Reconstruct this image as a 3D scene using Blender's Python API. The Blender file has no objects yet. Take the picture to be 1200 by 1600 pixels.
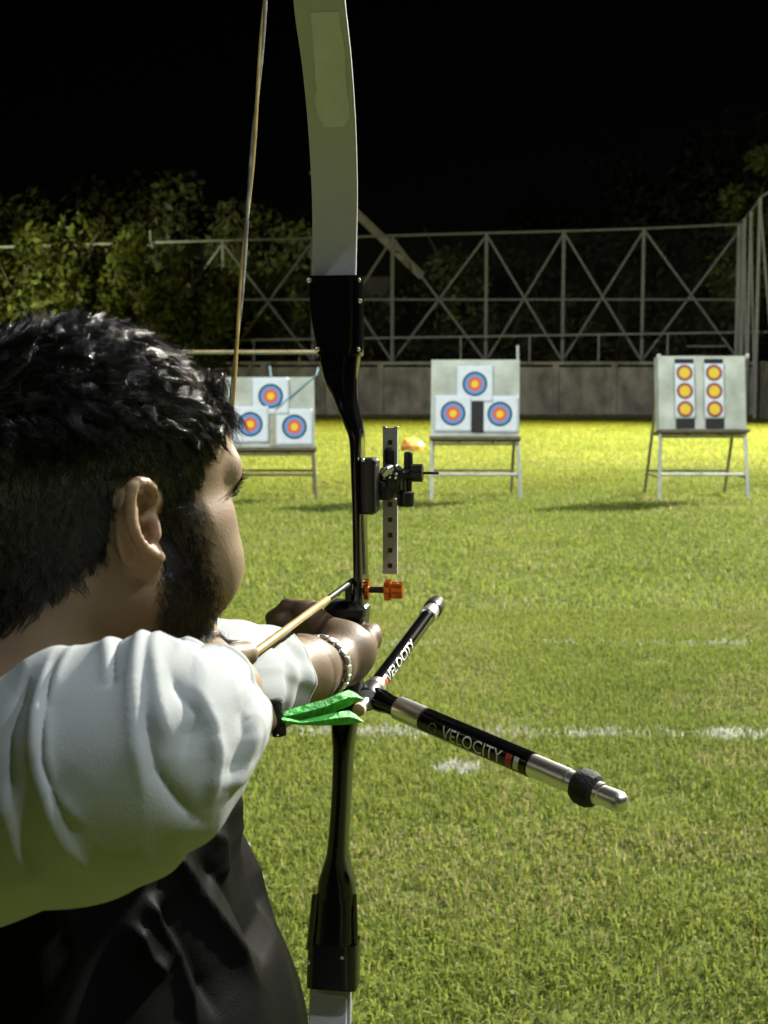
import bpy, math, random
import numpy as np
from mathutils import Vector, Matrix
rng = np.random.default_rng(7); random.seed(7)
R = math.radians
scene = bpy.context.scene
C = scene.collection
# ------------------------------------------------------------------ camera
F_PX = 2100.0; CAM_Z = 1.6; TH = math.atan(207 / F_PX); CT, ST = math.cos(TH), math.sin(TH)
cam = bpy.data.cameras.new('camera'); camo = bpy.data.objects.new('camera', cam); C.objects.link(camo)
camo.location = (0, 0, CAM_Z); camo.rotation_euler = (math.pi / 2 - TH, 0, 0)
cam.sensor_fit = 'VERTICAL'; cam.sensor_height = 36; cam.lens = 36 * F_PX / 1600
cam.clip_start = 0.05; cam.clip_end = 2000
cam.dof.use_dof = True; cam.dof.focus_distance = 1.25; cam.dof.aperture_fstop = 16
scene.camera = camo
# ------------------------------------------------------------------ world (night) and floodlights
w = bpy.data.worlds.new('World'); scene.world = w; w.use_nodes = True
nt = w.node_tree; bg = nt.nodes['Background']
sky = nt.nodes.new('ShaderNodeTexSky'); sky.sky_type = 'NISHITA'; sky.sun_disc = False
sky.sun_elevation = R(-6); sky.sun_rotation = R(35); nt.links.new(sky.outputs[0], bg.inputs[0]); bg.inputs[1].default_value = 0.03
def floodlight(name, loc, target, col, power, size, blend, radius):
    l = bpy.data.lights.new(name, 'SPOT'); l.energy = power; l.color = col; l.spot_size = R(size); l.spot_blend = blend; l.shadow_soft_size = radius
    o = bpy.data.objects.new(name, l); C.objects.link(o); o.location = loc
    o.rotation_euler = (Vector(target) - Vector(loc)).to_track_quat('-Z', 'Y').to_euler(); return o
# the pitch's masts: far right (key), right touchline, behind the camera to the left, and a warm sodium lamp on the far half
floodlight('floodlight_far_right', (38, 52, 36), (0, 8, 0), (1.0, 0.95, 0.80), 620000, 75, 0.6, 0.9)
floodlight('floodlight_right', (17, 5, 21), (0, 4, 0.8), (0.94, 1.0, 0.99), 11500, 110, 0.6, 0.6)
floodlight('floodlight_stand', (9, -4.5, 23), (0, 4, 0.8), (0.88, 0.97, 1.0), 7500, 100, 0.6, 0.6)
floodlight('floodlight_behind', (-17, -13, 15), (0, 22, 1.0), (0.95, 0.98, 1.0), 44000, 51, 0.9, 0.5)
floodlight('tree_fill_light', (-34, 22, 17), (-19, 60, 5), (0.96, 1.0, 0.58), 120000, 32, 0.7, 0.5)  # added lamp, only there to brighten the left tree row
floodlight('floodlight_sodium', (40, 43, 21), (3, 37, 0), (1.0, 0.80, 0.24), 450000, 45, 0.8, 0.5)
vs = scene.view_settings; vs.view_transform = 'Standard'; vs.look = 'None'; vs.exposure = 0.2; vs.gamma = 1; vs.use_curve_mapping = False
scene.render.engine = 'CYCLES'; scene.cycles.use_denoising = True; scene.cycles.max_bounces = 6; scene.cycles.transparent_max_bounces = 16
# ------------------------------------------------------------------ helpers
def P(px, py, d):
    u = (px - 600) / F_PX * d; v = -(py - 800) / F_PX * d
    return np.array((u, d * CT + v * ST, CAM_Z + v * CT - d * ST))
def PY(px, py, y):          # point on the ray of a pixel at world distance y
    v = -(py - 800) / F_PX; d = y / (CT + v * ST); return P(px, py, d)
def G(px, py):              # point of the ground under a pixel
    d = CAM_Z / (ST + (py - 800) / F_PX * CT); return P(px, py, d)
def unit(v): v = np.asarray(v, float); return v / np.linalg.norm(v)
def sstep(a, b, x): t = np.clip((x - a) / (b - a), 0, 1); return t * t * (3 - 2 * t)
MATS = {}
def pm(name, col, rough=0.5, metal=0.0, var=0.12, scale=20.0, bump=0.0, bscale=60.0, spec=0.5, sss=0.0, coat=0.0, col2=None, trans=0.0, stretch=None):
    """procedural principled material: two tones mixed by noise, optional fine bump"""
    if name in MATS: return MATS[name]
    m = bpy.data.materials.new(name); m.use_nodes = True; t = m.node_tree; b = t.nodes['Principled BSDF']
    tc = t.nodes.new('ShaderNodeTexCoord'); n = t.nodes.new('ShaderNodeTexNoise'); n.inputs['Scale'].default_value = scale; n.inputs['Detail'].default_value = 5
    if stretch:
        mp = t.nodes.new('ShaderNodeMapping'); mp.inputs['Scale'].default_value = stretch; t.links.new(tc.outputs['Object'], mp.inputs['Vector']); t.links.new(mp.outputs[0], n.inputs['Vector'])
    else: t.links.new(tc.outputs['Object'], n.inputs['Vector'])
    rp = t.nodes.new('ShaderNodeValToRGB'); a = [max(0, c * (1 - var)) for c in col]; z = col2 or [min(1, c * (1 + var)) for c in col]
    rp.color_ramp.elements[0].position = 0.3; rp.color_ramp.elements[1].position = 0.7
    rp.color_ramp.elements[0].color = (*a, 1); rp.color_ramp.elements[1].color = (*z, 1)
    t.links.new(n.outputs['Fac'], rp.inputs[0]); t.links.new(rp.outputs[0], b.inputs['Base Color'])
    b.inputs['Roughness'].default_value = rough; b.inputs['Metallic'].default_value = metal; b.inputs['Specular IOR Level'].default_value = spec
    b.inputs['Coat Weight'].default_value = coat
    if sss: b.inputs['Subsurface Weight'].default_value = sss; b.inputs['Subsurface Radius'].default_value = (1, .35, .2); b.inputs['Subsurface Scale'].default_value = .006
    if bump:
        n2 = t.nodes.new('ShaderNodeTexNoise'); n2.inputs['Scale'].default_value = bscale; n2.inputs['Detail'].default_value = 4; t.links.new(tc.outputs['Object'], n2.inputs['Vector'])
        bp = t.nodes.new('ShaderNodeBump'); bp.inputs['Strength'].default_value = bump; bp.inputs['Distance'].default_value = 0.01
        t.links.new(n2.outputs['Fac'], bp.inputs['Height']); t.links.new(bp.outputs[0], b.inputs['Normal'])
    MATS[name] = m; return m
def attr_mat(name, rough, attr='tint', spec=0.3, trans=0.0, bump=0.0, bscale=300, sss=0.0):
    if name in MATS: return MATS[name]
    m = bpy.data.materials.new(name); m.use_nodes = True; t = m.node_tree; b = t.nodes['Principled BSDF']
    a = t.nodes.new('ShaderNodeAttribute'); a.attribute_name = attr
    t.links.new(a.outputs['Color'], b.inputs['Base Color']); b.inputs['Roughness'].default_value = rough; b.inputs['Specular IOR Level'].default_value = spec
    if sss: b.inputs['Subsurface Weight'].default_value = sss; b.inputs['Subsurface Radius'].default_value = (1, .35, .2); b.inputs['Subsurface Scale'].default_value = .005
    if trans:
        out = t.nodes['Material Output']; tr = t.nodes.new('ShaderNodeBsdfTranslucent'); mx = t.nodes.new('ShaderNodeMixShader'); mx.inputs[0].default_value = trans
        t.links.new(a.outputs['Color'], tr.inputs['Color']); t.links.new(b.outputs[0], mx.inputs[1]); t.links.new(tr.outputs[0], mx.inputs[2]); t.links.new(mx.outputs[0], out.inputs['Surface'])
    if bump:
        tc = t.nodes.new('ShaderNodeTexCoord'); n2 = t.nodes.new('ShaderNodeTexNoise'); n2.inputs['Scale'].default_value = bscale; n2.inputs['Detail'].default_value = 4; t.links.new(tc.outputs['Object'], n2.inputs['Vector'])
        bp = t.nodes.new('ShaderNodeBump'); bp.inputs['Strength'].default_value = bump; bp.inputs['Distance'].default_value = 0.002
        t.links.new(n2.outputs['Fac'], bp.inputs['Height']); t.links.new(bp.outputs[0], b.inputs['Normal'])
    MATS[name] = m; return m
def wloc(o):
    v = np.zeros(3)
    while o is not None: v += np.array(o.location); o = o.parent
    return v
def link(name, me, mat, parent=None):
    o = bpy.data.objects.new(name, me); C.objects.link(o)
    if mat is not None: me.materials.append(mat)
    if parent is not None: o.parent = parent
    return o
def np_mesh(name, V, loops, counts, smooth=False):
    me = bpy.data.meshes.new(name); V = np.asarray(V, np.float32); loops = np.asarray(loops, np.int32).ravel(); counts = np.asarray(counts, np.int32)
    me.vertices.add(len(V)); me.vertices.foreach_set('co', V.ravel())
    me.loops.add(len(loops)); me.loops.foreach_set('vertex_index', loops)
    me.polygons.add(len(counts)); st = np.concatenate(([0], np.cumsum(counts)[:-1])).astype(np.int32); me.polygons.foreach_set('loop_start', st)
    me.update(calc_edges=True); me.polygons.foreach_set('use_smooth', np.full(len(counts), smooth)); me.update(); return me
def tint_attr(me, cols, name='tint'):
    a = me.color_attributes.new(name, 'FLOAT_COLOR', 'POINT'); cc = np.ones((len(cols), 4), np.float32); cc[:, :3] = cols; a.data.foreach_set('color', cc.ravel())
class MB:
    """collects boxes, tubes, lathes and prisms in world coordinates; build() links them as one mesh"""
    def __init__(s): s.v = []; s.f = []
    def add(s, v, f):
        o = len(s.v); s.v += [tuple(map(float, q)) for q in v]; s.f += [tuple(i + o for i in q) for q in f]; return s
    def box(s, c, size, M=None, bev=0.0):
        hx, hy, hz = [q / 2 for q in size]; c = np.asarray(c, float)
        M = np.eye(3) if M is None else np.asarray(M, float)
        b = min(bev, .49 * min(size))
        if b <= 0:
            pts = [(x, y, z) for x in (-hx, hx) for y in (-hy, hy) for z in (-hz, hz)]
            fs = [(0, 1, 3, 2), (4, 6, 7, 5), (0, 4, 5, 1), (2, 3, 7, 6), (0, 2, 6, 4), (1, 5, 7, 3)]
            return s.add([c + M @ np.array(q) for q in pts], fs)
        ring = []
        for (sx, sy) in ((1, 1), (-1, 1), (-1, -1), (1, -1)):
            a0 = {(1, 1): 0, (-1, 1): 90, (-1, -1): 180, (1, -1): 270}[(sx, sy)]
            for k in (0, 45, 90): ring.append((sx * (hx - b) + b * math.cos(R(a0 + k)), sy * (hy - b) + b * math.sin(R(a0 + k))))
        n = len(ring); pts = []
        lv = [(-hz, b), (-hz + b, 0), (hz - b, 0), (hz, b)]
        for z, ins in lv:
            for x, y in ring: pts.append((x * (1 - ins / hx), y * (1 - ins / hy), z))
        fs = [tuple(range(n - 1, -1, -1)), tuple(range(3 * n, 4 * n))]
        for l in range(3):
            for i in range(n): j = (i + 1) % n; fs.append((l * n + i, l * n + j, (l + 1) * n + j, (l + 1) * n + i))
        return s.add([c + M @ np.array(q) for q in pts], fs)
    def tube(s, pts, rad, seg=10, caps=True):
        pts = np.asarray(pts, float); n = len(pts); rad = np.full(n, rad, float) if np.isscalar(rad) else np.asarray(rad, float)
        T = np.gradient(pts, axis=0); T /= np.maximum(np.linalg.norm(T, axis=1, keepdims=True), 1e-9)
        a = np.array((0, 0, 1.)) if abs(T[0][2]) < .9 else np.array((1., 0, 0)); N = unit(np.cross(T[0], a)); v = []
        for i in range(n):
            N = unit(N - T[i] * (N @ T[i])); B = np.cross(T[i], N)
            for k in range(seg): q = 2 * math.pi * k / seg; v.append(pts[i] + rad[i] * (math.cos(q) * N + math.sin(q) * B))
        f = [(i * seg + k, i * seg + (k + 1) % seg, (i + 1) * seg + (k + 1) % seg, (i + 1) * seg + k) for i in range(n - 1) for k in range(seg)]
        if caps: f += [tuple(range(seg - 1, -1, -1)), tuple((n - 1) * seg + k for k in range(seg))]
        return s.add(v, f)
    def bar(s, a, b, r, seg=8): return s.tube([a, b], r, seg)
    def lathe(s, a, axis, prof, seg=20):   # prof: (distance along the axis, radius)
        axis = unit(axis); a = np.asarray(a, float); up = np.array((0, 0, 1.)) if abs(axis[2]) < .9 else np.array((1., 0, 0)); N = unit(np.cross(axis, up)); B = np.cross(axis, N); v = []
        for l, r in prof:
            for k in range(seg): q = 2 * math.pi * k / seg; v.append(a + axis * l + r * (math.cos(q) * N + math.sin(q) * B))
        n = len(prof); f = [(i * seg + k, i * seg + (k + 1) % seg, (i + 1) * seg + (k + 1) % seg, (i + 1) * seg + k) for i in range(n - 1) for k in range(seg)]
        f += [tuple(range(seg - 1, -1, -1)), tuple((n - 1) * seg + k for k in range(seg))]
        return s.add(v, f)
    def loft(s, rings, caps=True):
        n = len(rings[0]); v = [q for r in rings for q in r]
        f = [(i * n + k, i * n + (k + 1) % n, (i + 1) * n + (k + 1) % n, (i + 1) * n + k) for i in range(len(rings) - 1) for k in range(n)]
        if caps: f += [tuple(range(n - 1, -1, -1)), tuple((len(rings) - 1) * n + k for k in range(n))]
        return s.add(v, f)
    def build(s, name, mat, parent=None, smooth=False, origin=None):
        off = wloc(parent) if parent is not None else np.zeros(3)
        loc = np.zeros(3) if origin is None else np.asarray(origin, float) - off
        me = bpy.data.meshes.new(name); me.from_pydata([tuple(np.array(q) - off - loc) for q in s.v], [], s.f); me.update()
        if smooth:
            me.polygons.foreach_set('use_smooth', np.ones(len(me.polygons), bool)); me.set_sharp_from_angle(angle=R(40))
        o = link(name, me, mat, parent); o.location = loc; return o
def tag(o, label=None, cat=None, group=None, kind=None):
    for k, v in (('label', label), ('category', cat), ('group', group), ('kind', kind)):
        if v: o[k] = v
    return o
def empty(name, loc, label, cat, group=None):
    o = bpy.data.objects.new(name, None); C.objects.link(o); o.location = tuple(map(float, loc)); o.empty_display_size = .1
    return tag(o, label, cat, group)
def shade(o, ang=40): o.data.polygons.foreach_set('use_smooth', np.ones(len(o.data.polygons), bool)); o.data.set_sharp_from_angle(angle=R(ang)); return o
def vnoise(x, y, seed=0, cell=1.0):      # smooth value noise in 2D
    r = np.random.default_rng(seed); T = r.random((256, 256)); x = np.asarray(x) / cell; y = np.asarray(y) / cell
    i = np.floor(x).astype(int); j = np.floor(y).astype(int); fx = x - i; fy = y - j; fx = fx * fx * (3 - 2 * fx); fy = fy * fy * (3 - 2 * fy)
    g = lambda a, b: T[a % 256, b % 256]
    return (g(i, j) * (1 - fx) + g(i + 1, j) * fx) * (1 - fy) + (g(i, j + 1) * (1 - fx) + g(i + 1, j + 1) * fx) * fy
# ------------------------------------------------------------------ ground and grass
def ground_mat():
    m = bpy.data.materials.new('turf'); m.use_nodes = True; t = m.node_tree; b = t.nodes['Principled BSDF']; L = t.links.new
    tc = t.nodes.new('ShaderNodeTexCoord')
    def nz(s, det=6): n = t.nodes.new('ShaderNodeTexNoise'); n.inputs['Scale'].default_value = s; n.inputs['Detail'].default_value = det; L(tc.outputs['Object'], n.inputs['Vector']); return n
    def ramp(src, stops):
        r = t.nodes.new('ShaderNodeValToRGB'); e = r.color_ramp.elements
        while len(e) < len(stops): e.new(0.5)
        for k, (p, c) in enumerate(stops): e[k].position = p; e[k].color = (*c, 1)
        L(src, r.inputs[0]); return r
    fine = ramp(nz(9).outputs['Fac'], [(.3, (.06, .08, .018)), (.5, (.10, .13, .025)), (.72, (.15, .17, .04))])
    big = ramp(nz(.55, 4).outputs['Fac'], [(.35, (.72, .74, .7)), (.65, (1.1, 1.06, 1.0))])
    mx = t.nodes.new('ShaderNodeMix'); mx.data_type = 'RGBA'; mx.blend_type = 'MULTIPLY'; mx.inputs[0].default_value = 1
    L(fine.outputs[0], mx.inputs[6]); L(big.outputs[0], mx.inputs[7])
    soil = ramp(nz(1.7, 8).outputs['Fac'], [(.66, (0, 0, 0)), (.74, (1, 1, 1))])
    mx2 = t.nodes.new('ShaderNodeMix'); mx2.data_type = 'RGBA'; L(soil.outputs[0], mx2.inputs[0]); L(mx.outputs[2], mx2.inputs[6]); mx2.inputs[7].default_value = (.12, .09, .05, 1)
    L(mx2.outputs[2], b.inputs['Base Color']); b.inputs['Roughness'].default_value = .95; b.inputs['Specular IOR Level'].default_value = .1
    bp = t.nodes.new('ShaderNodeBump'); bp.inputs['Strength'].default_value = .8; bp.inputs['Distance'].default_value = .06; L(nz(14, 8).outputs['Fac'], bp.inputs['Height']); L(bp.outputs[0], b.inputs['Normal'])
    return m
nx, ny = 60, 60
gx = np.sign(np.linspace(-1, 1, nx)) * np.abs(np.linspace(-1, 1, nx)) ** 2 * 600; gy = -300 + np.linspace(0, 1, ny) ** 1.6 * 1500
X, Y = np.meshgrid(gx, gy, indexing='ij'); V = np.stack([X.ravel(), Y.ravel(), np.zeros(X.size)], 1)
I = np.arange(nx * ny).reshape(nx, ny); Q = np.stack([I[:-1, :-1], I[1:, :-1], I[1:, 1:], I[:-1, 1:]], -1).reshape(-1, 4)
tag(link('ground', np_mesh('ground', V, Q, np.full(len(Q), 4)), ground_mat()), kind='structure')
LINES = [(5.93, .06), (7.98, .055)]          # distance and half width of the two chalk lines
def line_amount(x, y):
    a = np.zeros_like(x)
    for k, (ly, hw) in enumerate(LINES):
        n = vnoise(x, y, 31 + k, .16) * .6 + vnoise(x, y, 41 + k, .6) * .6
        wob = (vnoise(x, y * 0, 51 + k, .8) - .5) * .05
        a = np.maximum(a, (np.abs(y - ly - wob) < hw * (.5 + n)) * np.clip((n - (.10, .46)[k]) * 2.6, 0, 1) * (.62, .5)[k])
    for (bx, by) in [tuple(G(1125, 1151)[:2]), tuple(G(715, 1205)[:2])]:
        dd = np.hypot((x - bx) / .11, (y - by) / .10); a = np.maximum(a, (dd < .6 + .5 * vnoise(x, y, 61, .07)) * .9)
    return a
BARE = [(825, 905, .20), (820, 1122, .16), (610, 1120, .22), (1020, 1035, .2), (935, 1458, .06), (1185, 1365, .07), (700, 1290, .09), (980, 1330, .08), (520, 1500, .06), (1090, 1480, .08), (760, 985, .22), (1100, 930, .28), (640, 1400, .07)]
def grass(n, y0, y1, hgt, wid, name, mats, far):
    # positions in the wedge the camera sees, with a margin either side
    u = rng.random(n * 2); y = np.sqrt(y0 ** 2 + u * (y1 ** 2 - y0 ** 2)); x = (rng.random(n * 2) * 2 - 1) * (.33 * y + .45)
    dens = .35 + .65 * vnoise(x, y, 3, .25) + .3 * vnoise(x, y, 4, .9)
    bare = np.zeros_like(x)
    for bx, by, br in BARE:
        g = G(bx, by); k = .45
        bare = np.maximum(bare, np.clip(1.25 - np.hypot((x - g[0]) / br, (y - g[1]) / (br * .9)) + (vnoise(x, y, 5, .07) - .5), 0, 1))
    keep = rng.random(n * 2) < dens * (1 - .9 * bare); x, y = x[keep][:n], y[keep][:n]; n = len(x)
    patch = vnoise(x, y, 8, .35); patch2 = vnoise(x, y, 9, 1.4)
    h = hgt * (.5 + .8 * rng.random(n)) * (.7 + .6 * patch); wd = wid * (.6 + .8 * rng.random(n))
    az = rng.random(n) * 2 * np.pi; lean = .25 + .9 * rng.random(n); fa = az + rng.normal(0, .5, n) + np.pi / 2
    d = np.stack([np.cos(az), np.sin(az)], 1); s = np.stack([np.cos(fa), np.sin(fa)], 1) * wd[:, None] / 2
    b = np.stack([x, y], 1); z0 = np.full(n, -.003)
    mid = b + d * (h * lean * .35)[:, None]; tip = b + d * (h * lean * .95)[:, None]; zm = h * .62; zt = h * (1.02 - .35 * lean)
    V = np.empty((n, 5, 3)); V[:, 0, :2] = b - s * .7; V[:, 1, :2] = b + s * .7; V[:, 2, :2] = mid + s; V[:, 3, :2] = mid - s; V[:, 4, :2] = tip
    V[:, 0, 2] = z0; V[:, 1, 2] = z0; V[:, 2, 2] = zm; V[:, 3, 2] = zm; V[:, 4, 2] = zt
    col = np.empty((n, 3)); g1 = np.array((.165, .225, .038)); g2 = np.array((.30, .335, .07)); g3 = np.array((.36, .32, .15)); g4 = np.array((.07, .11, .02))
    t = np.clip(patch2 * .5 + .35 * vnoise(x, y, 14, 3.1) + rng.random(n) * .55 - .2, 0, 1)[:, None]; col = g1 * (1 - t) + g2 * t
    dk_ = (rng.random(n) < .12)[:, None]; col = np.where(dk_, g4 * 1.5, col)
    dry = (rng.random(n) < .05 + .22 * (vnoise(x, y, 12, .5) > .72))[:, None]; col = np.where(dry, g3, col)
    la = line_amount(x, y); paint = rng.random(n) < la
    for sel, nm, cc in ((~paint, name, col), (paint, 'painted_line_grass', None)):
        k = sel.sum()
        if k == 0: continue
        VV = V[sel].reshape(-1, 3); base = np.arange(k) * 5
        f4 = np.stack([base, base + 1, base + 2, base + 3], 1); f3 = np.stack([base + 3, base + 2, base + 4], 1)
        loops = np.concatenate([f4, f3], 1).ravel(); counts = np.tile([4, 3], k)
        me = np_mesh(nm, VV, loops, counts, True)
        cols = np.repeat(cc[sel], 5, 0) if cc is not None else np.repeat(np.array((.62, .64, .56)) * (.6 + .4 * rng.random((k, 1))), 5, 0)
        tint_attr(me, cols); o = link(nm, me, mats)
        if cc is None: tag(o, 'broken white chalk lines marked across the grass', 'field marking', kind='stuff')
        else: tag(o, far, 'grass', kind='stuff')
gm = attr_mat('grass_blade', .7, spec=.08, trans=.45)
grass(230000, 2.5, 9.2, .038, .0054, 'grass', gm, 'rough green grass of the pitch in the foreground')
grass(190000, 9.2, 24, .046, .011, 'grass', gm, 'mown grass of the pitch further out towards the target butts')
grass(200000, 24, 57, .055, .013, 'grass', gm, 'smooth far grass of the pitch up to the wall')
# ------------------------------------------------------------------ far wall, cage fence, rail, goal
conc = pm('stained_concrete', (.42, .385, .29), .9, var=.5, scale=1.6, bump=.3, bscale=6, col2=(.55, .51, .39), stretch=(1.1, 1, .7))
conc2 = pm('dark_concrete', (.36, .33, .25), .92, var=.5, scale=1.3, bump=.3, bscale=5, stretch=(1.0, 1, .6))
steel = pm('galvanised_steel', (.30, .30, .28), .6, metal=.2, var=.2, scale=8)
steel_y = pm('painted_pipe', (.36, .37, .34), .5, var=.15, scale=5)
WY = 59.0; WX0, WX1 = -18.0, 17.2; WZ = 2.25
wall = empty('concrete_wall', ((WX0 + WX1) / 2, WY, 0), 'long stained concrete wall with posts along the far side of the pitch', 'wall')
PW = 2.55; k = 0; x = WX0
while x < WX1 - .5:
    pw = min(PW, WX1 - x)
    MB().box((x + pw / 2, WY + .10, WZ * .5 - .05), (pw - .03, .14, WZ - .12), bev=.01).build('panel', conc if k % 3 else conc2, wall)
    MB().box((x, WY + .06, WZ / 2), (.26, .3, WZ), bev=.02).build('post', conc, wall); x += PW; k += 1
MB().box(((WX0 + WX1) / 2, WY + .08, WZ + .06), (WX1 - WX0 + .3, .36, .14), bev=.02).build('coping', conc, wall)
tag(MB().box(((WX0 + WX1) / 2, WY - .55, .02), (WX1 - WX0, 1.0, .12), bev=.03).build('gravel_strip', pm('dirt', (.16, .125, .07), .95, var=.4, scale=3, bump=.6, bscale=20)), kind='structure')
FY = 60.2
def fx(px, y=FY): return (px - 600) / F_PX * y * 1.0 / 1.0
def zat(py, y): return float(PY(600, py, y)[2])
posts = [(-40, 388), (85, 384), (215, 380), (352, 376), (490, 372), (613, 368), (758, 364), (877, 361), (1000, 357), (1152, 350)]
fence = empty('cage_fence', (fx(560), FY, WZ + .1), 'tall steel cage fence with crossed braces and netting on the far wall', 'fence')
zb = WZ + .13; zm = zat(468, FY)
for i, (px, top) in enumerate(posts):
    zt = zat(top, FY); MB().tube([(fx(px), FY, zb), (fx(px), FY, zt)], .085, 8).build('post', steel, fence, True)
    if i + 1 < len(posts):
        p2, t2 = posts[i + 1]; z2 = zat(t2, FY)
        MB().bar((fx(px), FY + .02, zt), (fx(p2), FY + .02, z2), .055).build('top_rail', steel, fence, True)
        MB().bar((fx(px), FY + .02, zm), (fx(p2), FY + .02, zm), .05).build('middle_rail', steel, fence, True)
        MB().bar((fx(px), FY - .1, zt - .1), (fx(p2), FY - .1, zb), .055).build('brace', steel, fence, True)
        MB().bar((fx(px), FY + .13, zb), (fx(p2), FY + .13, z2 - .1), .055).build('brace', steel, fence, True)
def net_mat():
    m = bpy.data.materials.new('netting'); m.use_nodes = True; t = m.node_tree; b = t.nodes['Principled BSDF']; b.inputs['Base Color'].default_value = (.10, .12, .08, 1); b.inputs['Roughness'].default_value = .9
    tc = t.nodes.new('ShaderNodeTexCoord'); n = t.nodes.new('ShaderNodeTexNoise'); n.inputs['Scale'].default_value = .6; t.links.new(tc.outputs['Object'], n.inputs['Vector'])
    mr = t.nodes.new('ShaderNodeMapRange'); mr.inputs[1].default_value = .3; mr.inputs[2].default_value = .7; mr.inputs[3].default_value = .02; mr.inputs[4].default_value = .09
    t.links.new(n.outputs['Fac'], mr.inputs[0]); t.links.new(mr.outputs[0], b.inputs['Alpha']); return m
netm = net_mat()
MB().add([(fx(posts[0][0]), FY + .2, zb), (fx(1152), FY + .2, zb), (fx(1152), FY + .2, zat(350, FY)), (fx(posts[0][0]), FY + .2, zat(388, FY))], [(0, 1, 2, 3)]).build('netting', netm, fence)
# side fence running towards the camera on the right
side = empty('side_fence', (fx(1152), 56, 0), 'row of tall steel posts of the side fence at the right edge', 'fence')
sp = [(1155, 350, 58.5), (1164, 341, 57.4), (1174, 330, 56.3), (1188, 309, 55.0), (1224, 285, 53.5)]; prev = None
for px, top, y in sp:
    p = PY(px, top, y); zt = p[2]; xx = p[0]
    MB().tube([(xx, y, 0), (xx, y, zt)], .075, 8).build('post', steel_y, side, True)
    if prev is not None:
        MB().bar(prev, (xx, y, zt), .05).build('top_rail', steel_y, side, True)
        MB().bar((prev[0], prev[1], prev[2] - .2), (xx, y, .3), .05).build('brace', steel_y, side, True)
    prev = (xx, y, zt)
wall2 = empty('low_wall', (16.8, 50, 0), 'short stained concrete wall under the side fence at the right edge', 'wall')
a = PY(1170, 640, 57); bq = PY(1240, 640, 49)
for k in range(5):
    t0, t1 = k / 5, (k + 1) / 5; q0 = np.array((a[0] + .25, 57)) * (1 - t0) + np.array((bq[0] + .25, 49)) * t0; q1 = np.array((a[0] + .25, 57)) * (1 - t1) + np.array((bq[0] + .25, 49)) * t1
    c = (q0 + q1) / 2; dv = q1 - q0; ln = np.hypot(*dv); an = math.atan2(dv[1], dv[0]); M = np.array(((math.cos(an), -math.sin(an), 0), (math.sin(an), math.cos(an), 0), (0, 0, 1)))
    MB().box((c[0], c[1], 1.15), (ln - .04, .16, 2.3), M, bev=.02).build('panel', conc, wall2)
# railing just before the cage
rail = empty('railing', (0, 58.4, 0), 'thin pipe railing standing along the concrete wall', 'railing')
RY = 59.35; rz0 = zat(543, RY); 
for i in range(13):
    px = -30 + i * 107; zz = zat(538 - i * 1.7, RY)
    MB().bar((fx(px, RY), RY, WZ + .1), (fx(px, RY), RY, zz), .045).build('post', steel_y, rail, True)
    if i < 12: MB().bar((fx(px, RY), RY, zz), (fx(px + 107, RY), RY, zat(538 - (i + 1) * 1.7, RY)), .045).build('top_rail', steel_y, rail, True)
MB().bar((fx(1070, RY), RY, zat(541, RY)), (fx(1130, RY), RY, zat(541, RY)), .04).build('low_rail', steel_y, rail, True)
# football goal, mostly hidden behind the archer and the bow
goal = empty('football_goal', (-5, 42, 0), 'white football goal whose crossbar shows behind the bow string', 'goal')
gp = pm('goal_white', (.42, .42, .38), .45, var=.08, scale=3); GX1 = fx(549, 42); GX0 = GX1 - 7.32
MB().bar((GX0 - .06, 42, 2.44), (GX1 + .06, 42, 2.44), .055, 12).build('crossbar', pm('dimmed_goal_paint', (.24, .24, .22), .6, var=.2, scale=3), goal, True)  # darker crossbar colour stands in for dimmer lamplight on it
for gx_ in (GX0, GX1):
    MB().bar((gx_, 42, 0), (gx_, 42, 2.38), .06, 12).build('post', gp, goal, True)
    MB().tube([(gx_, 42.06, 2.44), (gx_, 42.9, 2.40), (gx_, 44.0, 0)], .03, 8).build('back_stay', gp, goal, True)
# pale slanted gutter/roof edge behind the fence
roof = empty('shed_roof', (1.2, 64, 0), 'pale slanted roof edge of a shed behind the fence beside the bow', 'building')
ra, rb = PY(545, 322, 64), PY(660, 432, 64)
dirv = rb - ra; MB().tube([ra - dirv * .5, ra, ra + dirv * .5, rb], .22, 6).build('roof_edge', pm('pale_sheet', (.5, .46, .36), .6, var=.25, scale=1.5), roof)
MB().add([ra - dirv * .5 + (0, .3, 0), rb + (0, .3, 0), rb + (0, 4, .3), ra - dirv * .5 + (0, 4, .3)], [(0, 1, 2, 3)]).build('roof_sheet', pm('dull_sheet', (.12, .11, .09), .7, var=.3, scale=2), roof)
MB().box((float(rb[0]) - 3.2, 66, float(rb[2]) / 2), (3.4, 3.6, float(rb[2]))).build('wall', pm('dull_render', (.10, .09, .07), .9, var=.3, scale=1), roof)
# small pale lamp bracket on the hedge fence
br = empty('wall_lamp', PY(235, 378, 60), 'small pale unlit lamp hanging from the cage fence before the trees', 'lamp')
q = PY(235, 378, 60); MB().bar(q + (0, 0, .5), q, .03).build('bracket', steel, br); MB().lathe(q + (0, 0, .02), (0, 0, -1), [(0, .05), (.06, .16), (.3, .2), (.36, .12)], 12).build('lamp_shade', gp, br, True)
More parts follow.
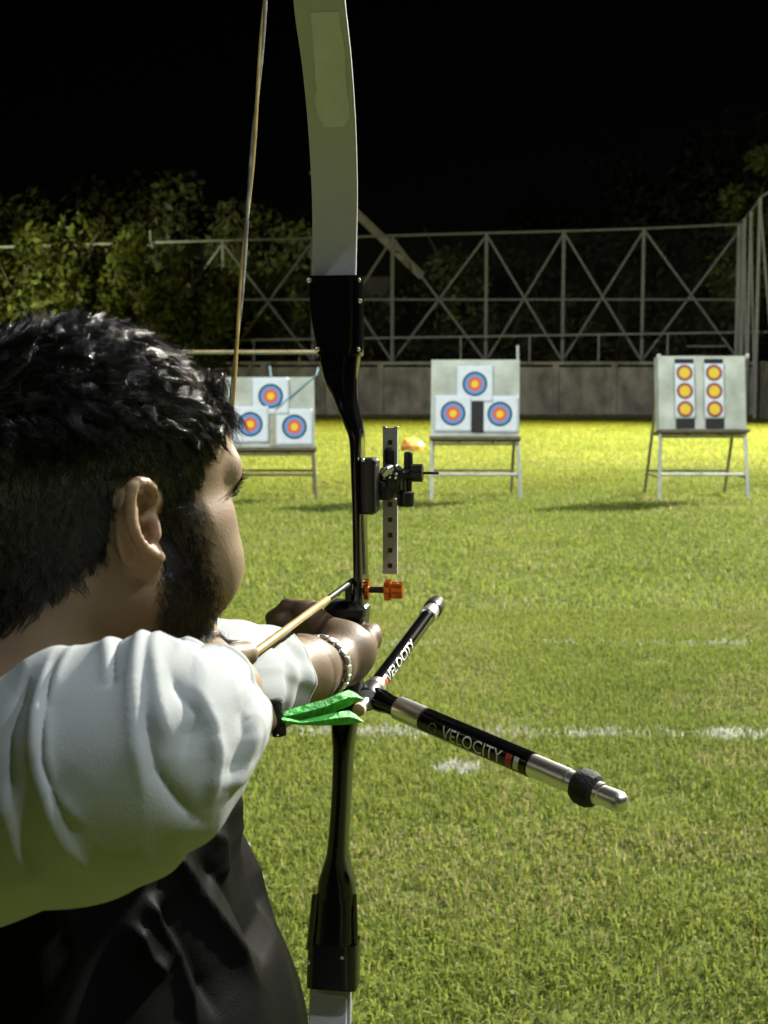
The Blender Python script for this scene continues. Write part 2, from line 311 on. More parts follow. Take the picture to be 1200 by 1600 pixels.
# ------------------------------------------------------------------ trees
bark = pm('bark', (.10, .075, .05), .95, var=.35, scale=6, bump=.5, bscale=20)
leafm = attr_mat('leaf', .5, spec=.3, trans=.3)
def tree(x, y, h, rx, rz, label, name, group, n=2600, leaf=.22, tone=(.06, .085, .02), low=.25, z0=0.0):
    t = empty(name, (x, y, z0), label, 'tree' if 'tree' in name else 'shrub', group); r = np.random.default_rng(int(abs(x * 131 + y * 17 + h * 7)))
    m = MB(); m.tube([(x, y, z0 - .1), (x + r.normal(0, .1), y, z0 + h * .25), (x + r.normal(0, .25), y, z0 + h * .5), (x + r.normal(0, .3), y, z0 + h * .8)], [h * .028, h * .02, h * .014, h * .005], 7)
    for k in range(6):
        a = r.random() * 6.28; zz = h * (.25 + .5 * r.random()); e = np.array((x + math.cos(a) * rx * .7, y + math.sin(a) * rx * .7, z0 + zz + h * .16))
        m.tube([(x, y, z0 + zz), ((x + e[0]) / 2, (y + e[1]) / 2, z0 + zz + h * .05), e], [h * .011, h * .008, h * .003], 5)
    m.build('trunk', bark, t, True)
    zc = h - rz; cl = []
    for k in range(26):
        v = r.normal(size=3); v /= np.linalg.norm(v); rad = r.random() ** .45
        cl.append((x + v[0] * rx * rad * .85, y + v[1] * rx * rad * .85, max(h * low, zc + v[2] * rz * rad * .82) + z0))
    cl = np.array(cl); ci = r.integers(0, 26, n); cs = (.22 + .22 * r.random(26)) * min(rx, rz); v = r.normal(size=(n, 3)); v /= np.linalg.norm(v, axis=1, keepdims=True)
    c = cl[ci] + v * (cs[ci] * (.55 + .5 * r.random(n)))[:, None]; c[:, 2] = np.maximum(c[:, 2], z0 + h * low * .6)
    a = r.normal(size=(n, 3)); a /= np.linalg.norm(a, axis=1, keepdims=True); b = np.cross(a, v + .3 * r.normal(size=(n, 3))); b /= np.maximum(np.linalg.norm(b, axis=1, keepdims=True), 1e-6)
    s = leaf * (.6 + .8 * r.random(n))[:, None]; V = np.stack([c - a * s, c + b * s * .45, c + a * s, c - b * s * .45], 1)
    col = np.array(tone) * (.55 + .9 * r.random((n, 1))) * (.7 + .6 * r.random(26)[ci])[:, None]; col[:, 0] *= 1 + .35 * r.random(n)
    me = np_mesh('crown', V.reshape(-1, 3) - np.array((x, y, z0)), np.arange(n * 4), np.full(n, 4), False); tint_attr(me, np.repeat(col, 4, 0)); link('crown', me, leafm, t)
TG = 'trees behind the cage fence'
def tpx(px, top, y): p = PY(px, top, y); return p[0], p[2]
front = [(-40, 355, 56.5, 2.3), (28, 345, 57, 1.9), (95, 330, 56.4, 2.3), (170, 318, 57.2, 2.2), (232, 338, 56.3, 2.0), (300, 345, 57.2, 1.9), (368, 372, 63.6, 1.9), (430, 380, 64.4, 1.8), (478, 372, 65, 1.6)]
names = ['at the left edge', 'second from the left edge', 'third from the left edge', 'the tallest of its row', 'nearest the pale lamp', 'sixth from the left edge', 'just left of the bow string', 'just right of the bow string', 'touching the bow limb pocket']
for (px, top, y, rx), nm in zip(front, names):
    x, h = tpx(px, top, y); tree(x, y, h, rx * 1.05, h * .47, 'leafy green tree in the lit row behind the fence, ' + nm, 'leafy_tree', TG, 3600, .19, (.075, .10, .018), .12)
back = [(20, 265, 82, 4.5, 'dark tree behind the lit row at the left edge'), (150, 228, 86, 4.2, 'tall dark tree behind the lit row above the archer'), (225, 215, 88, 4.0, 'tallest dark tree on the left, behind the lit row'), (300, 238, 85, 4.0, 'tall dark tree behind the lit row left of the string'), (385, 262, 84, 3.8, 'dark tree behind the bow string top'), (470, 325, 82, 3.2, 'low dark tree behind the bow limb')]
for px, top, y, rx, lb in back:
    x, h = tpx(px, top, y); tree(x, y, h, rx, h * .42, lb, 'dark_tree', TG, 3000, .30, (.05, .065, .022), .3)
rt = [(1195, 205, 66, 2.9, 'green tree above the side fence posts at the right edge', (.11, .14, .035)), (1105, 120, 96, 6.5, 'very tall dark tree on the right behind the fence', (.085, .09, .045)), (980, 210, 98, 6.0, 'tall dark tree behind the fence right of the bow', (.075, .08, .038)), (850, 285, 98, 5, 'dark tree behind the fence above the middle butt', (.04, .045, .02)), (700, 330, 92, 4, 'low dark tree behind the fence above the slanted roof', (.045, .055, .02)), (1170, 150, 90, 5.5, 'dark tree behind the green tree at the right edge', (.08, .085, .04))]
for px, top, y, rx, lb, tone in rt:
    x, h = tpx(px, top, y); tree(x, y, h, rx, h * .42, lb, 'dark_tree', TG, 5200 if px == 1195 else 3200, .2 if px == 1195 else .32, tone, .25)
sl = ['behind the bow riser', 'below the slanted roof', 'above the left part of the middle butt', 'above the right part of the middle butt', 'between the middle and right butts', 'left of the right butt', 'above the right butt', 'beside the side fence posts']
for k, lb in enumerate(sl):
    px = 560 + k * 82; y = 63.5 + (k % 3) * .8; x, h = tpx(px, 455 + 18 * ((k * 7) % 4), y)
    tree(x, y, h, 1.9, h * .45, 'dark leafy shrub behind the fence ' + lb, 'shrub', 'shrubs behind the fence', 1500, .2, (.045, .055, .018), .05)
# ------------------------------------------------------------------ target butts and faces
def ring_mat(name, stops, paper=(.62, .68, .72)):
    m = bpy.data.materials.new(name); m.use_nodes = True; t = m.node_tree; b = t.nodes['Principled BSDF']; b.inputs['Roughness'].default_value = .7; L = t.links.new
    at = t.nodes.new('ShaderNodeAttribute'); at.attribute_name = 'ringuv'
    vl = t.nodes.new('ShaderNodeVectorMath'); vl.operation = 'LENGTH'; L(at.outputs['Vector'], vl.inputs[0])
    rp = t.nodes.new('ShaderNodeValToRGB'); rp.color_ramp.interpolation = 'CONSTANT'; e = rp.color_ramp.elements
    while len(e) < len(stops) + 1: e.new(.9)
    for k, (p, c) in enumerate(stops + [(.985, paper)]): e[k].position = p; e[k].color = (*c, 1)
    L(vl.outputs['Value'], rp.inputs[0])
    tc = t.nodes.new('ShaderNodeTexCoord'); n = t.nodes.new('ShaderNodeTexNoise'); n.inputs['Scale'].default_value = 9; n.inputs['Detail'].default_value = 6; L(tc.outputs['Object'], n.inputs['Vector'])
    mr = t.nodes.new('ShaderNodeMapRange'); mr.inputs[3].default_value = .78; mr.inputs[4].default_value = 1.08; L(n.outputs['Fac'], mr.inputs[0])
    mx = t.nodes.new('ShaderNodeMix'); mx.data_type = 'RGBA'; mx.blend_type = 'MULTIPLY'; mx.inputs[0].default_value = 1; L(rp.outputs[0], mx.inputs[6]); L(mr.outputs[0], mx.inputs[7]); L(mx.outputs[2], b.inputs['Base Color'])
    return m
YEL, RED, BLU, BLK = (.72, .52, .03), (.62, .10, .035), (.10, .26, .56), (.012, .035, .045)
full_m = ring_mat('target_print', [(0, YEL), (.28, (.60, .20, .04)), (.32, RED), (.56, BLU), (.82, BLK)])
trip_m = ring_mat('triple_print', [(0, YEL), (.62, (.50, .20, .05)), (.66, (.34, .07, .04)), (.90, (.05, .09, .20))])
canvas = pm('butt_canvas', (.40, .43, .37), .85, var=.28, scale=3.2, bump=.4, bscale=14)
foam = pm('layered_foam', (.30, .30, .22), .9, var=.3, scale=6, bump=.5, bscale=25)
blackf = pm('black_foam', (.012, .013, .013), .8, var=.3, scale=10)
wood = pm('timber', (.10, .085, .05), .8, var=.3, scale=12); legm = pm('grey_leg', (.40, .42, .42), .5, metal=.3, var=.2, scale=6); legd = pm('brown_leg', (.13, .12, .07), .7, var=.2, scale=6)
LEAN = R(9)
def face(c, M, wd, ht, spots, rad, mat, label, group):
    """paper face: curled grid, ring coordinate per spot kept as an attribute"""
    n, mm = 10, 12; V = []; UV = []; r = np.random.default_rng(int(abs(c[0] * 1000)) + int(c[2] * 1000))
    for j in range(mm + 1):
        for i in range(n + 1):
            a, b = (i / n - .5) * wd, (j / mm - .5) * ht
            e = -.004 - .004 * math.sin(a * 9 + r.random() * .4) - .012 * max(0, abs(i / n - .5) * 2 - .7) ** 2 * r.random()
            V.append((a, e, b))
    Q = [(j * (n + 1) + i, j * (n + 1) + i + 1, (j + 1) * (n + 1) + i + 1, (j + 1) * (n + 1) + i) for j in range(mm) for i in range(n)]
    me = bpy.data.meshes.new('paper_target'); me.from_pydata(V, [], Q); me.update()
    at = me.attributes.new('ringuv', 'FLOAT_VECTOR', 'CORNER'); d = np.zeros((len(me.loops), 3), np.float32)
    for p in me.polygons:
        cz = np.mean([V[q][2] for q in p.vertices]); s = min(spots, key=lambda q: abs(q - cz))
        for li in p.loop_indices: q = V[me.loops[li].vertex_index]; d[li] = (q[0] / rad, 0, (q[2] - s) / rad)
    at.data.foreach_set('vector', d.ravel()); me.polygons.foreach_set('use_smooth', np.ones(len(me.polygons), bool))
    o = link('paper_target', me, mat); o.matrix_world = Matrix.Translation(Vector(c)) @ Matrix(M.tolist()).to_4x4()
    sm = o.modifiers.new('thickness', 'SOLIDIFY'); sm.thickness = .003; sm.offset = 1
    return tag(o, label, 'target face', group)
def butt(name, label, pxl, pxr, ptop, pbot, pleg, d, yaw, legmat, shelf=True, extra=None):
    """foam board on a steel trestle; returns a function that puts (u,v) of the board front in the world"""
    bl, brr = PY(pxl, pbot, d), PY(pxr, pbot, d); W = brr[0] - bl[0]; zb_ = (bl[2] + brr[2]) / 2; zt = PY((pxl + pxr) / 2, ptop, d + .15)[2]; H = (zt - zb_) / math.cos(LEAN); cx = (bl[0] + brr[0]) / 2
    t = empty(name, (cx, d + .3, 0), label, 'target butt', 'target butts on the pitch')
    cy, sy = math.cos(yaw), math.sin(yaw); Rz = np.array(((cy, -sy, 0), (sy, cy, 0), (0, 0, 1))); cl, sl_ = math.cos(LEAN), math.sin(LEAN); Rx = np.array(((1, 0, 0), (0, cl, sl_), (0, -sl_, cl))); M = Rz @ Rx
    o0 = np.array((cx, d, zb_))
    def W_(u, v, e): return o0 + M @ np.array((u * W / 2, e, v * H))
    # board built as four foam layers wrapped by a canvas front
    for k in range(5): MB().box(W_(0, .1 + .2 * k, .10), (W * .985, .17, H * .2 - .006), M, bev=.012).build('foam_layer', foam, t)
    n = 14; V = []; r = np.random.default_rng(int(pxl))
    for j in range(n + 1):
        for i in range(n + 1): V.append(W_(i / n * 2 - 1, j / n * 1.005, -.012 + r.normal(0, .0018) + .006 * math.sin(i * .9 + j * .4)))
    V += [W_(sx, sv, .19) for sx, sv in ((-1, 0), (1, 0), (1, 1.005), (-1, 1.005))]; b0 = (n + 1) ** 2
    Q = [(j * (n + 1) + i, j * (n + 1) + i + 1, (j + 1) * (n + 1) + i + 1, (j + 1) * (n + 1) + i) for j in range(n) for i in range(n)]
    top = [n * (n + 1) + i for i in range(n + 1)]; Q.append(tuple(top + [b0 + 2, b0 + 3]))
    Q.append(tuple([j * (n + 1) for j in range(n + 1)][::-1] + [b0, b0 + 3])); Q.append(tuple([j * (n + 1) + n for j in range(n + 1)] + [b0 + 2, b0 + 1]))
    o = MB().add(V, Q).build('canvas_cover', canvas, t, True)
    # trestle
    MB().box(W_(0, -.022, .06), (W * 1.03, .34, .045), M, bev=.006).build('shelf', wood, t)
    MB().box(W_(0, -.09, .0), (W * .98, .035, .03), M).build('shelf_rail', legd, t)
    for s in (-.35, .4): MB().box(W_(s, -.06, .0), (.04, .03, .05), M).build('bracket', legd, t)
    gz = 0.0; yl = d - .08; spread = .03
    for s in (-1, 1):
        a_ = W_(s * .97, -.03, .0); MB().tube([a_, (a_[0] + s * .04 * (1 if s > 0 else .2), yl, gz)], .024, 8).build('front_leg', legmat, t, True)
        a_ = W_(s * .94, .5, .2); MB().tube([a_, (a_[0] + s * .01, d + .95, gz)], .022, 8).build('back_leg', legd, t, True)
        b_ = W_(s * .97, -.03, 0); MB().tube([(b_[0] + s * .01, d - .05, .30), (b_[0], d + .82, .30)], .015, 6).build('side_tie', legd, t, True)
    zc = .34; MB().bar((W_(-.97, 0, 0)[0], d - .05, zc), (W_(.97, 0, 0)[0], d - .05, zc), .02).build('cross_bar', legmat, t, True)
    MB().bar((W_(-.95, 0, 0)[0], d + .8, zc), (W_(.95, 0, 0)[0], d + .8, zc), .018).build('rear_cross_bar', legd, t, True)
    def at(px, py, e=-.02):  # where the pixel ray meets the board front
        o_ = np.array((0, 0, CAM_Z)); dd = P(px, py, 1.0) - o_; nrm = M @ np.array((0, 1., 0)); p0 = o0 + nrm * e; s = (p0 - o_) @ nrm / (dd @ nrm); return o_ + dd * s
    return t, W_, M, W, H, at
DB = 17.9
tb, Wf, M, W, H, at = butt('target_butt', 'middle target butt with three round faces and a black strip between them', 673, 811, 563, 683, 782, DB, R(-4), legm)
FS = 57 / F_PX * 18.0
for px, py, lb in ((742, 600, 'single round target face at the top of the middle butt'), (708, 646, 'single round target face at the lower left of the middle butt'), (781, 647, 'single round target face at the lower right of the middle butt')):
    face(at(px, py, -.024), M, FS, FS, [0], FS * .345, full_m, lb, 'round target faces')
MB().box(at(746, 651, -.03), (.165, .02, .42), M, bev=.004).build('black_strip', blackf, tb)
c = at(674, 556, .05); MB().tube([at(809, 566, .08), at(809, 540, .08)], .02, 6).build('pole', legm, tb)
tb, Wf, M, W, H, at = butt('target_butt', 'right target butt with two vertical strips of three small spots', 1029, 1167, 557, 672, 775, DB, R(3), legm)
for px, lb in ((1070, 'left vertical strip of three small target spots on the right butt'), (1116, 'right vertical strip of three small target spots on the right butt')):
    MB().box(at(px, 615, -.022), (.25, .018, .93), M, bev=.004).build('black_strip', blackf, tb)
    face(at(px, 611, -.036), M, .262, .735, [-.243, 0, .243], .112, trip_m, lb, 'triple target strips')
for q in ((1029, 557), (1167, 557)): MB().box(at(q[0], q[1], .0), (.05, .05, .06), M, bev=.01).build('corner_cap', gp, tb)
tb, Wf, M, W, H, at = butt('target_butt', 'left target butt with three round faces, partly hidden by the archer', 352, 492, 590, 700, 785, DB, R(5), legd)
for px, py, lb in ((423, 619, 'single round target face at the top of the left butt'), (391, 663, 'single round target face at the lower left of the left butt beside the string'), (460, 667, 'single round target face at the lower right of the left butt')):
    face(at(px, py, -.024), M, FS, FS, [0], FS * .345, full_m, lb, 'round target faces')
MB().box(at(427, 670, -.018), (.10, .012, .46), M, bev=.003).build('grey_strip', foam, tb)
rope = pm('blue_rope', (.22, .38, .46), .7, var=.2)
MB().tube([at(430, 640, -.05), at(462, 612, -.04), at(494, 586, -.03), at(497, 575, .1)], .009, 6).build('tie_rope', rope, tb, True)
MB().tube([at(424, 592, -.03), at(421, 572, .1)], .008, 6).build('tie_rope', rope, tb, True)
# small orange crumpled thing on the grass beyond the butts
q = G(641, 704); r = np.random.default_rng(5); m = bpy.data.meshes.new('orange_bag'); import bmesh
bm = bmesh.new(); bmesh.ops.create_icosphere(bm, subdivisions=2, radius=.2)
for v in bm.verts: v.co *= .7 + .75 * r.random(); v.co.z = v.co.z * .8 + .12; v.co.x *= 1.25
bm.to_mesh(m); bm.free(); ob = link('crumpled_bag', m, pm('orange_sheet', (.70, .32, .09), .5, var=.35, scale=6)); ob.location = tuple(q)
tag(ob, 'small orange crumpled bag lying on the grass behind the bow sight', 'bag')
# ------------------------------------------------------------------ the recurve bow
BH = R(10); BF = np.array((math.sin(BH), math.cos(BH), 0)); BR = np.array((math.cos(BH), -math.sin(BH), 0)); UP = np.array((0, 0, 1.))
BM = np.stack([BR, BF, UP], 1)
gloss = pm('gloss_black', (.003, .003, .0033), .14, var=.3, scale=30, spec=.45, coat=.15)
satin = pm('satin_black', (.010, .010, .011), .38, var=.3, scale=40, spec=.5)
rubber = pm('black_rubber', (.012, .012, .012), .75, var=.3, scale=60, bump=.4, bscale=400)
chrome = pm('chrome', (.76, .76, .75), .34, metal=1, var=.06, scale=20)
alu = pm('brushed_aluminium', (.42, .44, .47), .5, metal=.2, var=.12, scale=25)
limbm = pm('limb_laminate', (.38, .39, .42), .5, var=.05, scale=6, spec=.35)
tapem = pm('pale_tape', (.50, .50, .57), .42, var=.07, scale=30, bump=.15, bscale=60, spec=.4)
white = pm('white_print', (.78, .78, .76), .4, var=.04); redm = pm('red_print', (.45, .05, .03), .4, var=.1); greenp = pm('green_print', (.10, .22, .15), .4, var=.1)
orange = pm('orange_anodised', (.58, .14, .015), .26, metal=.75, var=.2, scale=60)
gold = pm('gold_shaft', (.62, .44, .20), .34, metal=.45, var=.12, scale=40); skinend = pm('tan_tip', (.55, .42, .27), .5, var=.1)
DW = 1.48
bow = empty('recurve_bow', (-.05, 1.5, .5), 'black recurve bow with pale limbs held upright at full draw', 'bow')
def rrect(c, wd, T, e=4.0, n=20, fwd=BF):
    out = []
    for k in range(n):
        a = 2 * math.pi * k / n; ca, sa = math.cos(a), math.sin(a)
        x = math.copysign(abs(ca) ** (2 / e), ca) * wd / 2; y = math.copysign(abs(sa) ** (2 / e), sa) * T / 2
        out.append(c + BR * x + fwd * (T / 2 + y))
    return out
def interp_st(st, n):
    st = np.array(st, float); t = np.linspace(0, len(st) - 1, n); i = np.clip(t.astype(int), 0, len(st) - 2); f = (t - i)[:, None]
    p0 = st[np.maximum(i - 1, 0)]; p1 = st[i]; p2 = st[i + 1]; p3 = st[np.minimum(i + 2, len(st) - 1)]
    return .5 * (2 * p1 + (p2 - p0) * f + (2 * p0 - 5 * p1 + 4 * p2 - p3) * f ** 2 + (3 * p1 - p0 - 3 * p2 + p3) * f ** 3)
# riser: py, centre px, belly width px, thickness m, extra depth m
up_st = [(545, 527, 66, .036, .004), (575, 527, 58, .036, .004), (600, 529, 48, .036, .002), (622, 535, 36, .036, .0), (645, 541, 29, .038, -.004), (668, 548, 24, .042, -.006), (690, 552, 18, .046, -.006), (740, 553, 15, .05, -.006), (800, 555, 15, .052, -.006), (860, 556, 15, .052, -.006), (915, 557, 16, .052, -.006), (945, 556, 20, .052, -.006), (975, 552, 30, .05, -.002), (1010, 548, 34, .045, .004), (1060, 545, 34, .042, .006), (1095, 540, 36, .045, .004), (1135, 533, 38, .046, .0), (1180, 531, 29, .044, -.002), (1250, 528, 27, .042, -.002), (1330, 523, 30, .038, .0), (1358, 521, 40, .036, .002), (1385, 521, 56, .034, .003), (1415, 521, 60, .033, .004)]
A = interp_st(up_st, 150); rings = [rrect(P(q[1], q[0], DW + q[4]), q[2] / F_PX * DW, q[3]) for q in A]
MB().loft(rings).build('riser', gloss, bow, True)
# raised flutes on the belly of the bend (grey reflecting strip in the photo)
for pts, wpx in (([(520, 608), (533, 640), (546, 668), (551, 694)], 5),):
    pass
MB().box(P(537, 958, 1.475) + BF * .02, (.046, .045, .020), BM, bev=.006).build('arrow_shelf', satin, bow, True)
g_st = [(985, 549, 30, .03), (1010, 547, 40, .036), (1050, 544, 42, .034), (1085, 541, 38, .03)]
A = interp_st(g_st, 24); MB().loft([rrect(P(q[1], q[0], DW - .006), q[2] / F_PX * DW, q[3], 2.6) for q in A]).build('grip', rubber, bow, True)
# limb pockets
def pocket(st, name, bolt_py, bolt_px):
    A = interp_st(st, 24); o = MB().loft([rrect(P(q[1], q[0], DW + .004), q[2] / F_PX * DW, q[3], 7) for q in A]).build(name, gloss, bow, True)
    return o
pk = pocket([(430, 521, 82, .030), (445, 521, 83, .032), (500, 523, 78, .034), (548, 527, 70, .036), (556, 527, 64, .036)], 'limb_pocket', 505, 524)
for sx, py in ((483, 438), (560, 438), (562, 470), (496, 546), (559, 546)):
    MB().lathe(P(sx, py, DW + .004), -BF, [(0, .0028), (.0015, .0028), (.0022, .0018)], 10).build('screw', chrome, pk, True)
pk = pocket([(1478, 517, 78, .034), (1490, 517, 79, .034), (1530, 516, 80, .032), (1548, 516, 80, .030)], 'limb_pocket', 1505, 518)
for sx, py in ((481, 1503), (551, 1500), (535, 1496)):
    MB().lathe(P(sx, py, DW + .004), -BF, [(0, .0028), (.0015, .0028), (.0022, .0018)], 10).build('screw', chrome, pk, True)
lo = interp_st([(1405, 521, 56, .033), (1440, 520, 58, .033), (1482, 518, 62, .033)], 14)
MB().loft([rrect(P(q[1], q[0], DW + .004), q[2] / F_PX * DW, q[3], 6) for q in lo]).build('pocket_stem', gloss, bow, True)
for e0, e1 in (((493, 1398), (484, 1482)), ((552, 1398), (554, 1482))):
    MB().tube([P(*e0, DW + .012), P((e0[0] + e1[0]) / 2, (e0[1] + e1[1]) / 2, DW + .010), P(*e1, DW + .012)], .0042, 8).build('pocket_strut', gloss, bow, True)
# limbs: centre points, widths
U = [P(522, 452, 1.505), P(523, 380, 1.50), P(523, 300, 1.475), P(519, 200, 1.425), P(511, 100, 1.355), P(499, 0, 1.285)]
U += [np.array((-.066, 1.262, 2.04)), np.array((-.074, 1.215, 2.11)), np.array((-.079, 1.205, 2.155)), np.array((-.081, 1.222, 2.185))]
UW = [.0495, .0500, .0508, .0512, .0508, .0500, .044, .034, .026, .016]
NZ = np.array((-.131, .985, 1.372))
def limb(pts, ws, name, thick=.0065):
    A = interp_st([np.append(p, w_) for p, w_ in zip(pts, ws)], 60); c = A[:, :3]; T = np.gradient(c, axis=0); T /= np.linalg.norm(T, axis=1, keepdims=True); rings = []
    for p, t, w_ in zip(c, T, A[:, 3]):
        n = unit(np.cross(t, BR)); n = n if n @ BF > 0 else -n
        h = w_ / 2; k = thick / 2; b = .0012
        rings.append([p + BR * x + n * y for x, y in ((-h + b, -k), (h - b, -k), (h, -k + b), (h, k - b), (h - b, k), (-h + b, k), (-h, k - b), (-h, -k + b))])
    return MB().loft(rings).build(name, limbm, bow, True), A, T
lb_u, AU, TU = limb(U, UW, 'upper_limb')
Lw = [P(517, 1530, 1.505), P(517, 1575, 1.505), P(516, 1640, 1.50), np.array((-.060, 1.47, .98)), np.array((-.064, 1.41, .84)), np.array((-.070, 1.31, .70)), np.array((-.076, 1.235, .60)), np.array((-.081, 1.215, .555)), np.array((-.083, 1.225, .525))]
lb_l, AL, TL = limb(Lw, [.046, .046, .046, .044, .042, .038, .03, .024, .016], 'lower_limb')
# pale tape patch on the upper limb, following its curve
sel = [i for i in range(len(AU)) if 1.862 < AU[i, 2] < 1.957]; rings = []
for j, i in enumerate(sel):
    p, t = AU[i, :3], TU[i]; n = unit(np.cross(t, BR)); n = n if n @ BF > 0 else -n
    f = j / (len(sel) - 1); a = -.0155 + .0065 * f; b = .0195 + .001 * math.sin(j); a += .002 * math.sin(j * 1.7) * (f < .4)
    if j == 0: a += .008; b -= .006
    q = p - n * .0034; rings.append([q + BR * a, q + BR * b, q + BR * b - n * .0007, q + BR * a - n * .0007])
MB().loft(rings).build('tape_patch', tapem, lb_u)
MB().lathe(AU[-1, :3] - UP * .012, UP, [(0, .009), (.012, .008), (.02, .004)], 10).build('limb_tip', satin, lb_u, True)
# string
s_o = empty('bow_string', NZ, 'thin twisted gold and black bow string running up past the face', 'bow string')
ut, lt = AU[-1, :3] + np.array((0, -.006, -.01)), AL[-1, :3] + np.array((0, -.006, .01))
for k, (mm_) in enumerate((pm('string_gold', (.52, .36, .10), .45, var=.25, scale=80), pm('string_dark', (.10, .095, .085), .5, var=.5, scale=60, col2=(.42, .40, .36)))):
    pts = []
    for t in np.linspace(0, 1, 90):
        c = ut * (1 - t) + NZ * t; a = t * 26 + k * math.pi; pts.append(c + (BR * math.cos(a) + BF * math.sin(a)) * .0010)
    for t in np.linspace(.01, 1, 70):
        c = NZ * (1 - t) + lt * t; a = t * 26 + k * math.pi; pts.append(c + (BR * math.cos(a) + BF * math.sin(a)) * .0010)
    MB().tube(pts, .0014, 6).build('strand', mm_, s_o, True)
MB().tube([NZ + (ut - NZ) * .13, NZ + (ut - NZ) * .02, NZ, NZ + (lt - NZ) * .02, NZ + (lt - NZ) * .12], .0026, 8).build('serving', satin, s_o, True)
# rest and plunger
MB().tube([P(549, 925, 1.475), P(541, 920, 1.47), P(533, 923, 1.465), P(529, 930, 1.46)], [.003, .0022, .0016, .0012], 8).build('arrow_rest', satin, bow, True)
MB().box(P(545, 925, 1.475), (.006, .016, .022), BM, bev=.002).build('rest_pad', satin, bow, True)
pl = empty('cushion_plunger', P(575, 921, 1.50), 'orange metal cushion plunger screwed into the right side of the riser', 'plunger')
a0 = P(566, 921, 1.50)
def knurl(m, a, l0, l1, r, n=18):
    m.lathe(a, BR, [(l0, r * .86), (l0 + .0006, r), (l1 - .0006, r), (l1, r * .86)], n)
    for k in range(n // 2):
        q = 2 * math.pi * k / (n // 2); m.box(a + BR * ((l0 + l1) / 2) + (BF * math.cos(q) + UP * math.sin(q)) * r, (l1 - l0 - .001, .0016, .0016), BM)
m = MB(); knurl(m, a0, 0, .0085, .0108); m.build('lock_nut', orange, pl, True)
MB().lathe(a0, BR, [(.008, .0036), (.03, .0036)], 14).build('plunger_barrel', satin, pl, True)
m = MB(); knurl(m, a0, .0255, .033, .0112); knurl(m, a0, .033, .046, .0088); m.build('adjuster_knob', orange, pl, True)
# sight
st = empty('bow_sight', P(590, 760, 1.5), 'silver drilled sight bar with black carriage on the right of the riser', 'bow sight')
c = P(578, 759, 1.49); MB().box(c, (.0175, .03, .062), BM, bev=.003).build('mount_block', satin, st, True)
MB().bar(P(590, 760, 1.495), P(606, 758, 1.53), .006, 10).build('extension_rod', satin, st, True)
bc = P(610, 783, 1.54); bw, bl_, bt = .0168, .168, .005; hz = [(-.5 + (k + .55) / 9.5) * bl_ for k in range(9)]
m = MB(); zs = [-bl_ / 2]
for h_ in hz: zs += [h_ - .0028, h_ + .0028]
zs.append(bl_ / 2)
for k in range(len(zs) - 1):
    z0_, z1_ = zs[k], zs[k + 1]; hole = k % 2 == 1
    if not hole: m.box(bc + UP * ((z0_ + z1_) / 2), (bw, bt, z1_ - z0_), BM)
    else:
        for sgn in (-1, 1): m.box(bc + UP * ((z0_ + z1_) / 2) + BR * sgn * (bw / 4 + .0014), (bw / 2 - .0028, bt, z1_ - z0_), BM)
m.build('sight_bar', alu, st)
MB().box(bc + BF * .004, (bw * .8, .003, bl_ * .96), BM).build('scale_plate', satin, st)
for sx in (-.0068, .0068): MB().box(bc + UP * (bl_ / 2 + .0006) + BR * sx, (.005, .006, .002), BM, bev=.0006).build('end_stop', chrome, st, True)
cc = P(612, 749, 1.522); MB().box(cc, (.026, .018, .032), BM, bev=.005).build('carriage', satin, st, True)
MB().lathe(P(606, 752, 1.515), -BF, [(-.01, .0135), (0, .0135), (.004, .012), (.005, .007)], 18).build('locking_knob', satin, st, True)
MB().box(P(609, 713, 1.53), (.013, .008, .02), BM, bev=.003).build('slider', satin, st, True)
MB().tube([P(598, 742, 1.506), P(607, 733, 1.504), P(612, 730, 1.506)], [.0045, .0055, .004], 10).build('bright_bolt', chrome, st, True)
for px, py in ((600, 748), (611, 740), (619, 741), (618, 747), (609, 746), (618, 780), (619, 728)):
    MB().lathe(P(px, py, 1.508), -BF, [(-.003, .0016), (.0008, .0016), (.0016, .0009)], 10).build('screw', chrome, st, True)
MB().bar(P(620, 742, 1.53), P(640, 741, 1.53), .007, 12).build('windage_arm', satin, st, True)
m = MB(); knurl(m, P(588, 771, 1.512), 0, .010, .0070); m.build('clamp_knob', satin, st, True)
MB().box(P(628, 752, 1.525), (.010, .012, .026), BM, bev=.003).build('carriage_plate', satin, st, True)
MB().lathe(P(604, 772, 1.512), -BF, [(-.006, .0075), (0, .0075), (.003, .0065), (.0035, .003)], 16).build('lock_screw', satin, st, True)
for px, py in ((567, 719), (588, 720)): MB().lathe(P(px, py, 1.474), -BF, [(-.003, .0022), (.0008, .0022), (.0018, .0012)], 10).build('screw', chrome, st, True)
MB().lathe(P(638, 706, 1.53), -UP, [(0, .004), (.002, .0052), (.024, .0055), (.028, .0045), (.05, .0042)], 14).build('elevation_post', satin, st, True)
MB().lathe(P(634, 768, 1.528), -UP, [(0, .006), (.001, .0098), (.016, .0098), (.017, .0085)], 18).build('elevation_knob', satin, st, True)
m = MB(); knurl(m, P(642, 739, 1.53), 0, .014, .0095); m.build('windage_knob', satin, st, True)
MB().lathe(P(660, 739, 1.53), BR, [(0, .0016), (.018, .0016), (.019, .001)], 8).build('aperture_pin', satin, st, True)
